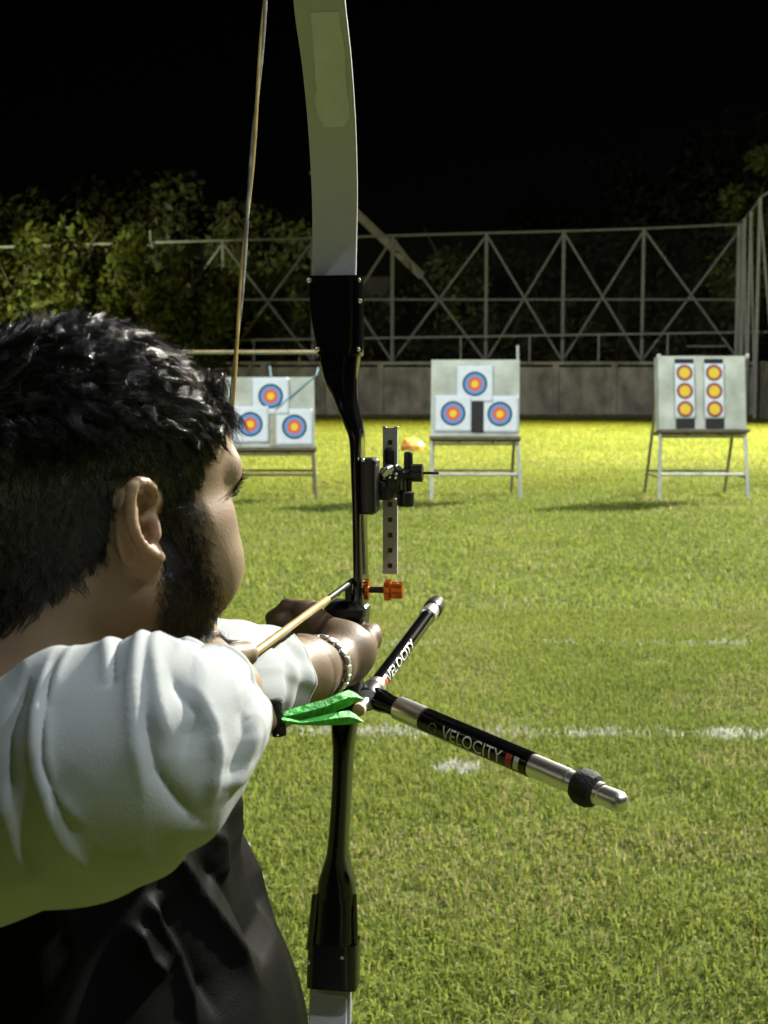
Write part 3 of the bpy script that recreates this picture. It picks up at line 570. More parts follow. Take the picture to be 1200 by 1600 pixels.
# stabilisers
H0 = P(577, 1087, 1.50); E1 = P(684, 941, 1.95); E2 = P(979, 1258, 1.285)
vb = empty('v_bar', H0, 'black v bar block with a chrome bolt below the grip of the bow', 'v bar')
ax1 = unit(E1 - H0); ax2 = unit(E2 - H0); L1 = np.linalg.norm(E1 - H0); L2 = np.linalg.norm(E2 - H0)
MB().lathe(H0 - ax1 * .016, ax1, [(0, .012), (.002, .0135), (.034, .0135), (.036, .0125)], 24).build('hub', satin, vb, True)
MB().lathe(H0 - ax1 * .0175, ax1, [(0, .0095), (.001, .0115), (.003, .0115)], 24).build('ring', alu, vb, True)
MB().lathe(H0 - ax1 * .05, ax1, [(0, .004), (.003, .0062), (.03, .0062), (.034, .0055)], 16).build('back_bolt', chrome, vb, True)
MB().lathe(H0 - ax1 * .056, ax1, [(0, .003), (.002, .0068), (.009, .0072), (.011, .006)], 16).build('tip_cap', skinend, vb, True)
MB().lathe(H0 + ax2 * .008, ax2, [(0, .0125), (.012, .0128), (.024, .0108), (.046, .0104)], 18).build('arm', gloss, vb, True)
MB().box(P(548, 1100, 1.50), (.03, .03, .03), BM, bev=.006).build('mount', gloss, vb, True)
def wrap_text(body, size, a, ax, r, l0, length, ang0, mat, name, parent, flip=1):
    cu = bpy.data.curves.new('t', 'FONT'); cu.body = body; cu.size = size; cu.extrude = 0; cu.resolution_u = 3; o = bpy.data.objects.new('t', cu); C.objects.link(o)
    dg = bpy.context.evaluated_depsgraph_get(); me = bpy.data.meshes.new_from_object(o.evaluated_get(dg)); bpy.data.objects.remove(o); bpy.data.curves.remove(cu)
    bm = bmesh.new(); bm.from_mesh(me); bmesh.ops.triangulate(bm, faces=bm.faces); bmesh.ops.subdivide_edges(bm, edges=[e for e in bm.edges if e.calc_length() > size * .12], cuts=2)
    xs = [v.co.x for v in bm.verts]; ys = [v.co.y for v in bm.verts]; x0, x1 = min(xs), max(xs); yc = (min(ys) + max(ys)) / 2
    up_ = unit(UP - ax * (UP @ ax)); sd = np.cross(ax, up_); off = wloc(parent)
    for v in bm.verts:
        l = l0 + (v.co.x - x0) / (x1 - x0) * length; q = ang0 + flip * (v.co.y - yc) / r
        p = a + ax * l + (sd * math.cos(q) + up_ * math.sin(q)) * (r + .0004) - off; v.co = Vector(p)
    bm.normal_update(); bm.to_mesh(me); bm.free(); me.name = name
    return link(name, me, mat, parent)
r2 = .0130
sr = empty('stabiliser_rod', H0 + ax2 * .05, 'black side stabiliser rod with white lettering pointing down to the right', 'stabiliser')
MB().lathe(H0, ax2, [(.044, .0108), (.0445, r2 * 1.02), (.082, r2 * 1.02), (.0825, .0108)], 24).build('front_ferrule', chrome, sr, True)
MB().lathe(H0, ax2, [(.0835, r2 * .9), (.084, r2), (L2 * .665, r2), (L2 * .667, r2 * .9)], 28).build('tube', gloss, sr, True)
MB().lathe(H0, ax2, [(L2 * .668, .0105), (L2 * .67, .0118), (L2 * .80, .0118), (L2 * .802, .011), (L2 * .835, .011)], 24).build('rear_ferrule', chrome, sr, True)
MB().lathe(H0, ax2, [(L2 * .822, .011), (L2 * .828, .0150), (L2 * .845, .0182), (L2 * .875, .0186), (L2 * .893, .0160), (L2 * .90, .011)], 20).build('damper', rubber, sr, True)
MB().lathe(H0, ax2, [(L2 * .895, .0085), (L2 * .90, .0115), (L2 * .915, .0115), (L2 * .918, .0098), (L2 * .965, .0104), (L2 * .98, .0098), (L2 * .99, .0082), (L2 * .997, .0055), (L2, .002)], 22).build('end_weight', chrome, sr, True)
up2 = unit(UP - ax2 * (UP @ ax2)); sd2 = np.cross(ax2, up2); tocam = unit(np.array((0, 0, CAM_Z)) - (H0 + E2) / 2); ang = math.atan2(tocam @ up2, tocam @ sd2)
flip2 = 1 if tocam @ sd2 < 0 else 1
wrap_text('VELOCITY', .020, H0, ax2, r2, L2 * .345, L2 * .235, ang - .42 * (1 if sd2 @ tocam > 0 else -1), white, 'lettering', sr, 1 if sd2 @ tocam > 0 else -1)
wrap_text('O', .016, H0, ax2, r2, L2 * .29, L2 * .035, ang - .42 * (1 if sd2 @ tocam > 0 else -1), greenp, 'emblem', sr, 1 if sd2 @ tocam > 0 else -1)
wrap_text('I', .020, H0, ax2, r2, L2 * .595, L2 * .022, ang - .42 * (1 if sd2 @ tocam > 0 else -1), redm, 'red_mark', sr, 1 if sd2 @ tocam > 0 else -1)
wrap_text('1', .020, H0, ax2, r2, L2 * .625, L2 * .018, ang - .42 * (1 if sd2 @ tocam > 0 else -1), white, 'white_mark', sr, 1 if sd2 @ tocam > 0 else -1)
lr = empty('stabiliser_rod', H0 + ax1 * .03, 'black front stabiliser rod with red and white lettering pointing towards the butts', 'stabiliser')
r1 = .0104
MB().lathe(H0, ax1, [(.02, .010), (.021, .0122), (.036, .0122), (.037, .0105)], 22).build('front_ferrule', chrome, lr, True)
MB().lathe(H0, ax1, [(.037, r1 * .92), (.0375, r1), (L1 * .80, r1), (L1 * .802, r1 * .9)], 26).build('tube', gloss, lr, True)
MB().lathe(H0, ax1, [(L1 * .80, .0105), (L1 * .803, .0122), (L1 * .85, .0122), (L1 * .855, .0112), (L1 * .90, .0112)], 22).build('rear_ferrule', chrome, lr, True)
MB().lathe(H0, ax1, [(L1 * .89, .0125), (L1 * .895, .0135), (L1 * .945, .0135), (L1 * .95, .0118), (L1 * .985, .0118), (L1, .009)], 22).build('end_weight', satin, lr, True)
up1 = unit(UP - ax1 * (UP @ ax1)); sd1 = np.cross(ax1, up1); tc1 = unit(np.array((.35, 0, CAM_Z)) - (H0 + ax1 * .15)); ang1 = math.atan2(tc1 @ up1, tc1 @ sd1); s1 = 1 if sd1 @ tc1 > 0 else -1
wrap_text('VELOCITY', .016, H0, ax1, r1, .055, .165, ang1 - .15 * s1, white, 'lettering', lr, s1)
wrap_text('I', .016, H0, ax1, r1, .043, .012, ang1 - .15 * s1, redm, 'red_mark', lr, s1)
# arrow
AR = P(545, 912, 1.47); axa = unit(AR - NZ); LA = np.linalg.norm(AR - NZ)
arr = empty('arrow', NZ, 'gold arrow with dark point end lying on the bow rest', 'arrow')
MB().lathe(NZ, axa, [(.012, .0026), (.014, .0036), (LA - .10, .0036), (LA - .098, .0028)], 14).build('shaft', gold, arr, True)
MB().lathe(NZ, axa, [(LA - .099, .0034), (LA + .02, .0034), (LA + .035, .0012)], 14).build('point', satin, arr, True)
MB().lathe(NZ, axa, [(-.004, .0022), (.0, .0034), (.013, .003)], 12).build('nock', satin, arr, True)
for k in range(3):
    q = k * 2.094 + .5; up_ = unit(UP - axa * (UP @ axa)); sd_ = np.cross(axa, up_); d_ = sd_ * math.cos(q) + up_ * math.sin(q); n_ = np.cross(axa, d_) * .0004
    b0, b1, b2, b3 = NZ + axa * .026 + d_ * .003, NZ + axa * .032 + d_ * .011, NZ + axa * .05 + d_ * .009, NZ + axa * .066 + d_ * .003
    MB().add([b0 + n_, b1 + n_, b2 + n_, b3 + n_, b0 - n_, b1 - n_, b2 - n_, b3 - n_], [(0, 1, 2, 3), (7, 6, 5, 4), (0, 4, 5, 1), (1, 5, 6, 2), (2, 6, 7, 3), (3, 7, 4, 0)]).build('vane', satin, arr)
# finger tab: black spool with green leather flaps in the drawing hand
gl = pm('green_leather', (.05, .50, .06), .6, var=.35, scale=45, bump=.5, bscale=160, col2=(.11, .72, .13))
tab = empty('finger_tab', P(430, 1121, .95), 'bright green finger tab with black spool held in the drawing hand', 'finger tab')
q0 = P(430, 1092, .95); q1 = P(437, 1150, .95); MB().lathe(q0, q1 - q0, [(0, .0042), (.001, .0052), (.0255, .0052), (.0265, .0044)], 18).build('spool', rubber, tab, True)
MB().tube([P(428, 1151, .949), P(434, 1149, .944), P(440, 1146, .949)], .0006, 6).build('thread', white, tab)
def flap(top, bot, d0, d1, name):
    n = len(top); V = []; F_ = []
    for i, (a, b) in enumerate(zip(top, bot)):
        d = d0 + (d1 - d0) * i / (n - 1); mid = ((a[0] + b[0]) / 2, (a[1] * .55 + b[1] * .45)); ww = .0008
        for off in (0, .0016): V += [P(*a, d + off + .003), P(*mid, d + off - .002), P(*b, d + off + .004)]
    for i in range(n - 1):
        o, e = i * 6, i * 6 + 6
        F_ += [(o, e, e + 1, o + 1), (o + 1, e + 1, e + 2, o + 2), (o + 4, e + 4, e + 3, o + 3), (o + 5, e + 5, e + 4, o + 4), (o, o + 3, e + 3, e), (o + 2, e + 2, e + 5, o + 5)]
    F_ += [(0, 1, 4, 3), (1, 2, 5, 4)]; z = (n - 1) * 6; F_ += [(z, z + 3, z + 4, z + 1), (z + 1, z + 4, z + 5, z + 2)]
    return shade(MB().add(V, F_).build(name, gl, tab), 50)
flap([(440, 1114), (460, 1106), (485, 1099), (510, 1092), (530, 1083), (545, 1078), (556, 1083), (567, 1091)], [(441, 1126), (462, 1128), (486, 1124), (512, 1117), (532, 1109), (546, 1103), (556, 1097), (567, 1093)], .95, .985, 'flap')
flap([(440, 1120), (470, 1126), (500, 1119), (525, 1113), (545, 1110), (555, 1116), (568, 1127)], [(441, 1130), (470, 1133), (500, 1134), (525, 1133), (545, 1132), (556, 1130), (568, 1129)], .945, .975, 'flap')
flap([(398, 1072), (406, 1078), (413, 1090)], [(400, 1080), (408, 1096), (415, 1108)], .945, .95, 'flap')
# ------------------------------------------------------------------ the archer: signed-distance body -> one continuous skin mesh
def nrm(v): return np.sqrt(np.einsum('ij,ij->i', v, v))
def sd_ell(p, c, r): r = np.asarray(r, p.dtype); q = (p - np.asarray(c, p.dtype)) / r; k0 = nrm(q); k1 = np.maximum(nrm(q / r), 1e-6); return k0 * (k0 - 1) / k1
def sd_cap(p, a, b, ra, rb=None):
    rb = ra if rb is None else rb; a = np.asarray(a, p.dtype); b = np.asarray(b, p.dtype); ba = b - a; q = p - a; t = np.clip(q @ ba / (ba @ ba), 0, 1); q -= t[:, None] * ba; return nrm(q) - (ra + (rb - ra) * t)
def smin(a, b, k): h = np.clip(.5 + .5 * (b - a) / k, 0, 1); return b + (a - b) * h - k * h * (1 - h)
def smax(a, b, k): return -smin(-a, -b, k)
def chain(p, pts, rad, k=.006):
    d = None
    for i in range(len(pts) - 1): e = sd_cap(p, pts[i], pts[i + 1], rad[i], rad[i + 1]); d = e if d is None else smin(d, e, k)
    return d
PHI = R(46); HF = np.array((math.sin(PHI), math.cos(PHI), 0)); HR = np.array((math.cos(PHI), -math.sin(PHI), 0)); HU = np.array((0, 0, 1.))
# slight nod and tilt
nod = R(2); HF, HU = HF * math.cos(nod) - HU * math.sin(nod), HU * math.cos(nod) + HF * math.sin(nod)
HO = np.array((-.205, .938, 1.503)); HM = np.stack([HF, HR, HU], 1)
def tolocal(p): return (p - HO.astype(p.dtype)) @ HM.astype(p.dtype)
def toworld(q): return HO + q @ HM.T
EA = R(9); EC = np.array((-.009, .0762, .003))
ea = np.array((-math.cos(EA), math.sin(EA), 0)); eb = unit(np.array((-.10, 0, 1.))); en = np.cross(ea, eb); en = en if en[1] > 0 else -en
def ear_pt(xz, yz, n): return EC + ea * ((640 - xz) * .000068) + eb * ((840 - yz) * .0000495) + en * n
def head_sdf(q0):
    q = q0.copy(); q[:, 1] = np.abs(q[:, 1])
    d = sd_ell(q, (-.008, 0, .051), (.099, .0775, .0835))
    d = smin(d, sd_ell(q, (.035, 0, .045), (.066, .064, .052)), .03)
    d = smin(d, sd_ell(q, (.038, 0, -.012), (.060, .058, .082)), .03)
    d = smin(d, sd_cap(q, (.004, .056, -.045), (.070, .020, -.094), .019, .018), .03)
    d = smin(d, sd_ell(q, (.057, .045, -.031), (.037, .030, .040)), .020)      # full cheek
    d = smin(d, sd_cap(q, (.066, .050, .004), (.045, .060, .0), .011, .012), .02)
    d = smin(d, sd_cap(q, (.080, .045, .036), (.092, .014, .038), .013, .012), .013)  # brow
    d = smax(d, -sd_ell(q, (.104, .040, .013), (.021, .022, .0115)), .010)
    d = smin(d, nrm(q - np.array((.0775, .032, .012), q.dtype)) - .0125, .003)
    d = smin(d, sd_cap(q, (.090, .0, .014), (.108, 0, -.030), .009, .0125), .012)
    d = smin(d, nrm(q - np.array((.098, .013, -.034), q.dtype)) - .0085, .006)
    d = smin(d, sd_cap(q, (.086, .022, -.063), (.094, 0, -.060), .006, .0075), .007)
    d = smin(d, sd_cap(q, (.084, .018, -.073), (.091, 0, -.073), .006, .008), .006)
    d = smin(d, sd_ell(q, (.078, 0, -.096), (.022, .026, .020)), .018)
    d = smin(d, sd_ell(q, (.035, 0, -.098), (.048, .046, .026)), .03)          # under the chin
    return d
helix = [ear_pt(800, 600, -.002), ear_pt(752, 470, .004), ear_pt(700, 370, .0065), ear_pt(610, 300, .008), ear_pt(500, 285, .009), ear_pt(410, 350, .0095), ear_pt(385, 470, .0095), ear_pt(375, 620, .0095), ear_pt(375, 760, .009), ear_pt(410, 900, .008), ear_pt(470, 1030, .007), ear_pt(545, 1150, .006), ear_pt(650, 1250, .005), ear_pt(740, 1310, .005)]
antih = [ear_pt(560, 480, .001), ear_pt(500, 560, .004), ear_pt(455, 640, .0058), ear_pt(440, 760, .006), ear_pt(465, 900, .0055), ear_pt(520, 1000, .005), ear_pt(590, 1030, .0058), ear_pt(660, 1070, .0045)]
def ear_sdf(q0):
    q = q0.copy(); q[:, 1] = np.abs(q[:, 1]); L = (q - EC.astype(q.dtype)) @ np.stack([ea, eb, en], 1).astype(q.dtype)
    d = sd_ell(L, (.004, -.002, -.003), (.0165, .0285, .0045))
    d = smin(d, sd_ell(L, (-.006, -.024, .001), (.0105, .011, .0052)), .006)     # lobe
    d = smin(d, chain(q, helix, [.003, .0034, .0036, .0038, .004, .004, .0038, .0035, .0033, .0032, .0034, .0038, .0045, .005], .002), .003)
    d = smin(d, chain(q, antih, [.0028, .0032, .0035, .0034, .0033, .0034, .0042, .0035], .002), .003)
    d = smax(d, -sd_ell(L, (.0005, -.003, .004), (.0082, .0105, .0078)), .003)  # concha
    d = smax(d, -sd_ell(L, (.003, .013, .004), (.0075, .0085, .0052)), .003)   # fossa
    d = smin(d, sd_cap(L, (-.0085, .0005, .001), (-.0085, -.0085, .003), .0042, .0046), .004)  # tragus
    d = smin(d, sd_cap(L, (-.012, .012, -.003), (.0, .001, -.001), .004, .0028), .004)
    return d
RS, RE, RW = np.array((-.372, .765, 1.325)), np.array((-.100, .722, 1.402)), np.array((-.112, .912, 1.384))
LS, LE = np.array((-.238, 1.055, 1.335)), P(385, 1066, 1.235); LW = P(508, 1041, 1.385)
NB = np.array((-.268, .925, 1.35))
hc = np.array((-.119, .945, 1.376))
def rhand_sdf(p):
    d = sd_ell(p, hc, (.017, .036, .036))
    d = smin(d, sd_cap(p, RW, hc, .025, .022), .02)
    for k, dz in enumerate((.022, .002, -.016, -.030)):
        b = hc + np.array((.006, .026, dz)); L_ = (.030, .033, .031, .024)[k]; rr = (.0088, .009, .0086, .0078)[k]
        pts = [b, b + np.array((.010, L_ * .6, -.002)), b + np.array((-.006, L_ * 1.0, -.004)), b + np.array((-.020, L_ * .72, -.005))]
        d = smin(d, chain(p, pts, [rr * 1.1, rr, rr * .95, rr * .85], .003), .004)
    d = smin(d, chain(p, [hc + np.array((-.004, -.01, .024)), hc + np.array((-.018, .016, .034)), hc + np.array((-.026, .034, .026))], [.013, .0105, .009], .004), .008)
    d = smin(d, sd_cap(p, P(412, 1108, .945), P(417, 1128, .945), .007, .0075), .008)
    return d
def lhand_sdf(p):
    d = sd_cap(p, P(512, 1040, 1.39), P(540, 1016, 1.435), .0265, .025)
    d = smin(d, sd_ell(p, P(535, 1020, 1.435), (.034, .03, .032)), .015)
    d = smin(d, chain(p, [P(538, 1040, 1.42), P(560, 1012, 1.452), P(575, 997, 1.475), P(579, 991, 1.505), P(580, 990, 1.535)], [.02, .018, .0145, .0118, .0095], .006), .012)
    d = smin(d, sd_cap(p, P(528, 1005, 1.44), P(478, 960, 1.465), .02, .0155), .014)
    fi = [[(486, 953, 1.466), (450, 950, 1.478), (427, 966, 1.50), (446, 980, 1.53)], [(482, 974, 1.460), (440, 973, 1.470), (416, 990, 1.49), (440, 1004, 1.52)], [(484, 995, 1.458), (444, 997, 1.468), (424, 1012, 1.49), (448, 1024, 1.515)], [(492, 1014, 1.456), (456, 1018, 1.466), (442, 1030, 1.485), (464, 1040, 1.508)]]
    for k, f_ in enumerate(fi): rr = (.0094, .0096, .0092, .0082)[k]; q_ = [P(*q) for q in f_]; e = chain(p, q_, [rr * 1.15, rr, rr * .95, rr * .85], .002); e = smin(e, nrm(p - q_[1].astype(p.dtype)) - rr * 1.12, .003); d = smin(d, e, .0025)
    return d
def limb_sdf(p):
    d = sd_cap(p, RS, RE + (-.042, .022, 0), .044, .031); d = smin(d, sd_cap(p, RE + (-.042, .022, 0), RW, .031, .026), .02)
    d = smin(d, chain(p, [LS, LE, P(470, 1050, 1.32), LW], [.052, .038, .033, .027], .02), .02)
    d = smin(d, sd_cap(p, RS + (.03, .02, 0), NB, .05, .065), .06); d = smin(d, sd_cap(p, LS - (.01, .02, 0), NB, .05, .065), .06)
    d = smin(d, sd_cap(p, NB + (0, 0, -.02), HO + HF * -.022 + HU * -.03, .068, .060), .04)
    c = NB + (.02, 0, -.25); d = smin(d, sd_ell(p, c, (.11, .13, .30)), .06)
    return d
GROUPS = [(head_sdf, HO + HF * .0, .17, True, .035), (ear_sdf, HO, .13, True, .005), (rhand_sdf, hc, .10, False, .012), (lhand_sdf, P(510, 1000, 1.46), .13, False, .014)]
def body_sdf(p):
    d = limb_sdf(p)
    for fn, c, rad, loc, k in GROUPS:
        dist = nrm(p - np.asarray(c, p.dtype)); m = dist < rad
        if m.any():
            q = tolocal(p[m]) if loc else p[m]; d[m] = smin(d[m], fn(q), k)
        d[~m] = np.minimum(d[~m], np.maximum(dist[~m] - rad + .03, .004)) if not m.all() else d[~m]
    return d
def surface_nets(fn, lo, hi, h, B=16, chunk=150):
    lo = np.asarray(lo); nb = np.ceil((np.asarray(hi) - lo) / (h * B)).astype(int); NX, NY, NZ_ = nb * B + 2
    bi = np.stack(np.meshgrid(*[np.arange(q) for q in nb], indexing='ij'), -1).reshape(-1, 3)
    cen = lo + (bi + .5) * B * h; act = np.abs(fn(cen)) < B * h * .9 + .012; bi = bi[act]
    loc = np.stack(np.meshgrid(*[np.arange(B + 1)] * 3, indexing='ij'), -1).reshape(-1, 3)
    keys, pos, quads = [], [], []
    K = lambda i: (i[:, 0].astype(np.int64) * NY + i[:, 1]) * NZ_ + i[:, 2]
    cor = [(a, b, c) for a in (0, 1) for b in (0, 1) for c in (0, 1)]
    for s in range(0, len(bi), chunk):
        bb = bi[s:s + chunk]; g = (bb[:, None, :] * B + loc[None]); pts = (lo + g.reshape(-1, 3) * h).astype(np.float32)
        v = fn(pts).reshape(len(bb), B + 1, B + 1, B + 1); S = v < 0
        sub = lambda A_, c: A_[:, c[0]:B + c[0], c[1]:B + c[1], c[2]:B + c[2]]
        cnt = sum(sub(S, c).astype(np.int8) for c in cor); mixed = (cnt > 0) & (cnt < 8); ix = np.argwhere(mixed)
        if len(ix) == 0: continue
        vals = [v[ix[:, 0], ix[:, 1] + c[0], ix[:, 2] + c[1], ix[:, 3] + c[2]] for c in cor]
        acc = np.zeros((len(ix), 3)); num = np.zeros(len(ix))
        for i in range(8):
            for j in range(i + 1, 8):
                if sum(abs(a - b) for a, b in zip(cor[i], cor[j])) != 1: continue
                va, vb_ = vals[i], vals[j]; cr = (va < 0) != (vb_ < 0); t = np.where(cr, va / np.where(cr, va - vb_, 1), 0)
                acc += np.where(cr[:, None], np.array(cor[i]) + t[:, None] * (np.array(cor[j]) - np.array(cor[i])), 0); num += cr
        gi = bb[ix[:, 0]] * B + ix[:, 1:]; keys.append(K(gi)); pos.append(lo + (gi + acc / num[:, None]) * h)
        for ax in range(3):
            e = np.eye(3, dtype=int)[ax]; Sa = S[:, :B, :B, :B]; Sb = sub(S, e); cr = np.argwhere(Sa != Sb)
            if len(cr) == 0: continue
            flip = Sa[tuple(cr.T)]; g0 = bb[cr[:, 0]] * B + cr[:, 1:]; b_, c_ = [np.eye(3, dtype=int)[q] for q in ((ax + 1) % 3, (ax + 2) % 3)]
            ok = ((g0 - b_ - c_) >= 0).all(1); g0 = g0[ok]; flip = flip[ok]
            q = np.stack([K(g0 - b_ - c_), K(g0 - c_), K(g0), K(g0 - b_)], 1); q[~flip] = q[~flip][:, ::-1]; quads.append(q)
    keys = np.concatenate(keys); pos = np.concatenate(pos); quads = np.concatenate(quads); o = np.argsort(keys); keys = keys[o]; pos = pos[o]
    idx = np.searchsorted(keys, quads); idx = np.clip(idx, 0, len(keys) - 1); ok = (keys[idx] == quads).all(1); idx = idx[ok]
    for _ in range(2):
        acc = pos.copy(); cn = np.ones(len(pos))
        for a, b in ((0, 1), (1, 2), (2, 3), (3, 0)):
            for x_ in range(3): acc[:, x_] += np.bincount(idx[:, a], pos[idx[:, b], x_], len(pos)) + np.bincount(idx[:, b], pos[idx[:, a], x_], len(pos))
            cn += np.bincount(idx[:, a], minlength=len(pos)) + np.bincount(idx[:, b], minlength=len(pos))
        pos = pos * .5 + .5 * acc / cn[:, None]
    return pos, idx
person = empty('person', (-.26, .93, 0), 'person in white-sleeved black shirt, seen from behind, drawing the bow', 'person')
PO = wloc(person)
VB, QB = surface_nets(body_sdf, (-.42, .64, 1.235), (.03, 1.57, 1.66), .0019)
# hair and beard zones in head coordinates
def hair_mask(q):
    f, r, u = q[:, 0], np.abs(q[:, 1]), q[:, 2]
    line = np.where(f > .066, .092, np.where(f > .036, .022 + (f - .036) / .030 * .070, np.where(f > .004, .012, np.where(f > -.028, .034, -.02 - np.clip((-.028 - f) / .06, 0, 1) * .055))))
    return sstep(-.006, .006, u - line)
def beard_mask(q):
    f, r, u = q[:, 0], np.abs(q[:, 1]), q[:, 2]
    front = .040 + np.clip(-.005 - u, 0, 1) * .36; back = .006 + np.clip(-.05 - u, 0, .1) * .2
    side = sstep(-.010, .012, front - f) * sstep(-.008, .010, f - back) * sstep(-.128, -.112, u) * sstep(.03, .0, u)
    chin = sstep(.05, .06, f) * sstep(-.082, -.092, u) * sstep(-.128, -.118, u); mo = .0 * f
    return np.clip(side + chin + mo, 0, 1) * (r < .09)
QL = tolocal(VB); near = np.linalg.norm(VB - HO, axis=1) < .17
is_ear = near & (np.abs(ear_sdf(QL)) < .004) & (np.abs(QL[:, 1]) > .070)
hm = np.where(near, hair_mask(QL), 0); bmk = np.where(near, beard_mask(QL), 0); hm[is_ear] = 0; bmk[is_ear] *= .0
on_head = near.copy(); on_head[near] = np.abs(head_sdf(QL[near])) < .006; bmk *= on_head; hm *= np.linalg.norm(VB - HO, axis=1) < .165
hm = np.clip(hm, 0, 1)
sk = np.array((.25, .178, .110)); red = np.array((.30, .165, .105)); dk = np.array((.007, .006, .0055)); bd = np.array((.022, .016, .012))
n3 = (np.sin(VB[:, 0] * 90 + 3 * np.sin(VB[:, 2] * 40)) * np.sin(VB[:, 2] * 77 + VB[:, 1] * 60) * .5 + .5)[:, None]
col = sk * (1 - .18 * n3) + (red - sk) * .2 * n3
col = np.where(is_ear[:, None], col * .7 + red * .35, col)
dim_hand_l = np.linalg.norm(VB - P(510, 1000, 1.46), axis=1) < .16; col = np.where(dim_hand_l[:, None], col * np.array((.47, .43, .41)), col)  # bow hand shade put into the skin colour, against the strong light there
lips = near & (QL[:, 0] > .085) & (QL[:, 2] < -.054) & (QL[:, 2] > -.082) & (np.abs(QL[:, 1]) < .026); col = np.where(lips[:, None], np.array((.30, .12, .09)), col)
col = col * (1 - hm[:, None]) + dk * hm[:, None]; col = col * (1 - .72 * bmk[:, None]) + bd * .72 * bmk[:, None]
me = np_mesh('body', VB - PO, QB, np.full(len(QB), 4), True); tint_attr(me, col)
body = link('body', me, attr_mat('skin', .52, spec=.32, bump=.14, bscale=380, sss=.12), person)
# eyes
for s in (-1, 1):
    m = MB(); bm = bmesh.new(); bmesh.ops.create_uvsphere(bm, u_segments=20, v_segments=14, radius=.0122); me = bpy.data.meshes.new('eye'); bm.to_mesh(me); bm.free()
    e = link('eye', me, pm('eye_white', (.62, .60, .56), .15, var=.05), person); e.location = Vector(toworld(np.array((.0795, s * .032, .012))) - PO); me.polygons.foreach_set('use_smooth', np.ones(len(me.polygons), bool))
    MB().lathe(toworld(np.array((.0795, s * .032, .012))), HF * .6 - HR * .75, [(.0112, .006), (.0124, .004), (.0128, .001)], 16).build('iris', pm('iris', (.03, .018, .01), .1, var=.2), e, True)
# ---- hair strands
def strands_mesh(name, paths, rad, mat, parent, cols=None):
    """paths (n,k,3) -> three-sided tapered tubes in one mesh"""
    n, k, _ = paths.shape; T = np.gradient(paths, axis=1); T /= np.maximum(np.linalg.norm(T, axis=2, keepdims=True), 1e-9)
    ref = np.array((.31, .52, .79)); N = np.cross(T, ref); N /= np.maximum(np.linalg.norm(N, axis=2, keepdims=True), 1e-9); Bn = np.cross(T, N)
    taper = np.linspace(1, .35, k)[None, :, None, None] * np.asarray(rad).reshape(-1, 1, 1, 1)
    ang = np.array([0, 2.094, 4.189]); ring = N[:, :, None, :] * np.cos(ang)[None, None, :, None] + Bn[:, :, None, :] * np.sin(ang)[None, None, :, None]
    V = paths[:, :, None, :] + ring * taper; idx = np.arange(n * k * 3).reshape(n, k, 3); a = idx[:, :-1]; b = idx[:, 1:]
    Q = np.stack([a, np.roll(a, -1, 2), np.roll(b, -1, 2), b], -1).reshape(-1, 4)
    return link(name, np_mesh(name, V.reshape(-1, 3) - wloc(parent), Q, np.full(len(Q), 4), True), mat, parent)
hairm = pm('black_hair', (.004, .0037, .004), .20, var=.4, scale=60, spec=.8)
tri = QB; fc = VB[tri].mean(1); fn_ = np.cross(VB[tri[:, 2]] - VB[tri[:, 0]], VB[tri[:, 3]] - VB[tri[:, 1]]); fn_ /= np.maximum(np.linalg.norm(fn_, axis=1, keepdims=True), 1e-12)
def sample(mask, n):
    wt = mask[tri].mean(1); p = wt / wt.sum(); i = rng.choice(len(tri), n, p=p); j = rng.random((n, 4)); j /= j.sum(1, keepdims=True)
    return np.einsum('nk,nkd->nd', j, VB[tri[i]]), fn_[i]
def cran_push(q, clear):   # keep strands outside the skull
    c = np.array((-.008, 0, .052)); r = np.array((.099, .0775, .086)); e = (q - c) / r; l = np.linalg.norm(e, axis=-1, keepdims=True); lim = 1 + clear / .088
    up = q[..., 2:3] > -.02
    return np.where((l < lim) & up, c + e / np.maximum(l, 1e-6) * lim * r, q)
NC, NS, KP = 1900, 36000, 7
rootc, nc_ = sample(hm, NC); root, nr_ = sample(hm, NS)
rc = tolocal(rootc); ncl = nc_ @ HM; rl = tolocal(root); nrl = nr_ @ HM
# nearest clump for every strand
owner = np.empty(NS, int)
for s in range(0, NS, 2000): owner[s:s + 2000] = np.argmin(((rl[s:s + 2000, None] - rc[None]) ** 2).sum(-1), 1)
topness = sstep(.03, .115, rc[:, 2]); frontness = sstep(.02, .08, rc[:, 0]); backness = sstep(-.02, -.07, rc[:, 0])
flow = np.stack([.35 + .75 * topness - .55 * backness * (1 - topness), np.sign(rc[:, 1]) * (.25 * topness) + .45 * frontness, -.95 * (1 - topness) - .05 + .0 * topness], 1) + rng.normal(0, .27, (NC, 3))
side = np.abs(rc[:, 1]) > .05
flow -= ncl * (flow * ncl).sum(1, keepdims=True); flow /= np.linalg.norm(flow, axis=1, keepdims=True)
length = .014 + .012 * topness + .010 * frontness * topness + .010 * backness; length *= .75 + .5 * rng.random(NC)
short = sstep(.085, .03, rc[:, 2]); length *= 1 - .55 * short
lift = (.10 + .03 * topness) * length * (.6 + .5 * rng.random(NC)); sidev = np.cross(flow, ncl); ph = rng.random(NC) * 6.28; wav = (.04 + .09 * topness) * length * (.5 + rng.random(NC)); t = np.linspace(0, 1, KP)
curl = rng.normal(0, .5, NC) * topness
cp = rc[:, None] + flow[:, None] * (length[:, None] * t)[..., None] + ncl[:, None] * (lift[:, None] * (2.1 * t - 1.5 * t * t))[..., None] + sidev[:, None] * ((wav[:, None] * np.sin(t * 7.5 + ph[:, None])) + (curl * length)[:, None] * t * t * .5)[..., None] + ncl[:, None] * (wav[:, None] * .7 * np.cos(t * 7.5 + ph[:, None]) * t)[..., None]
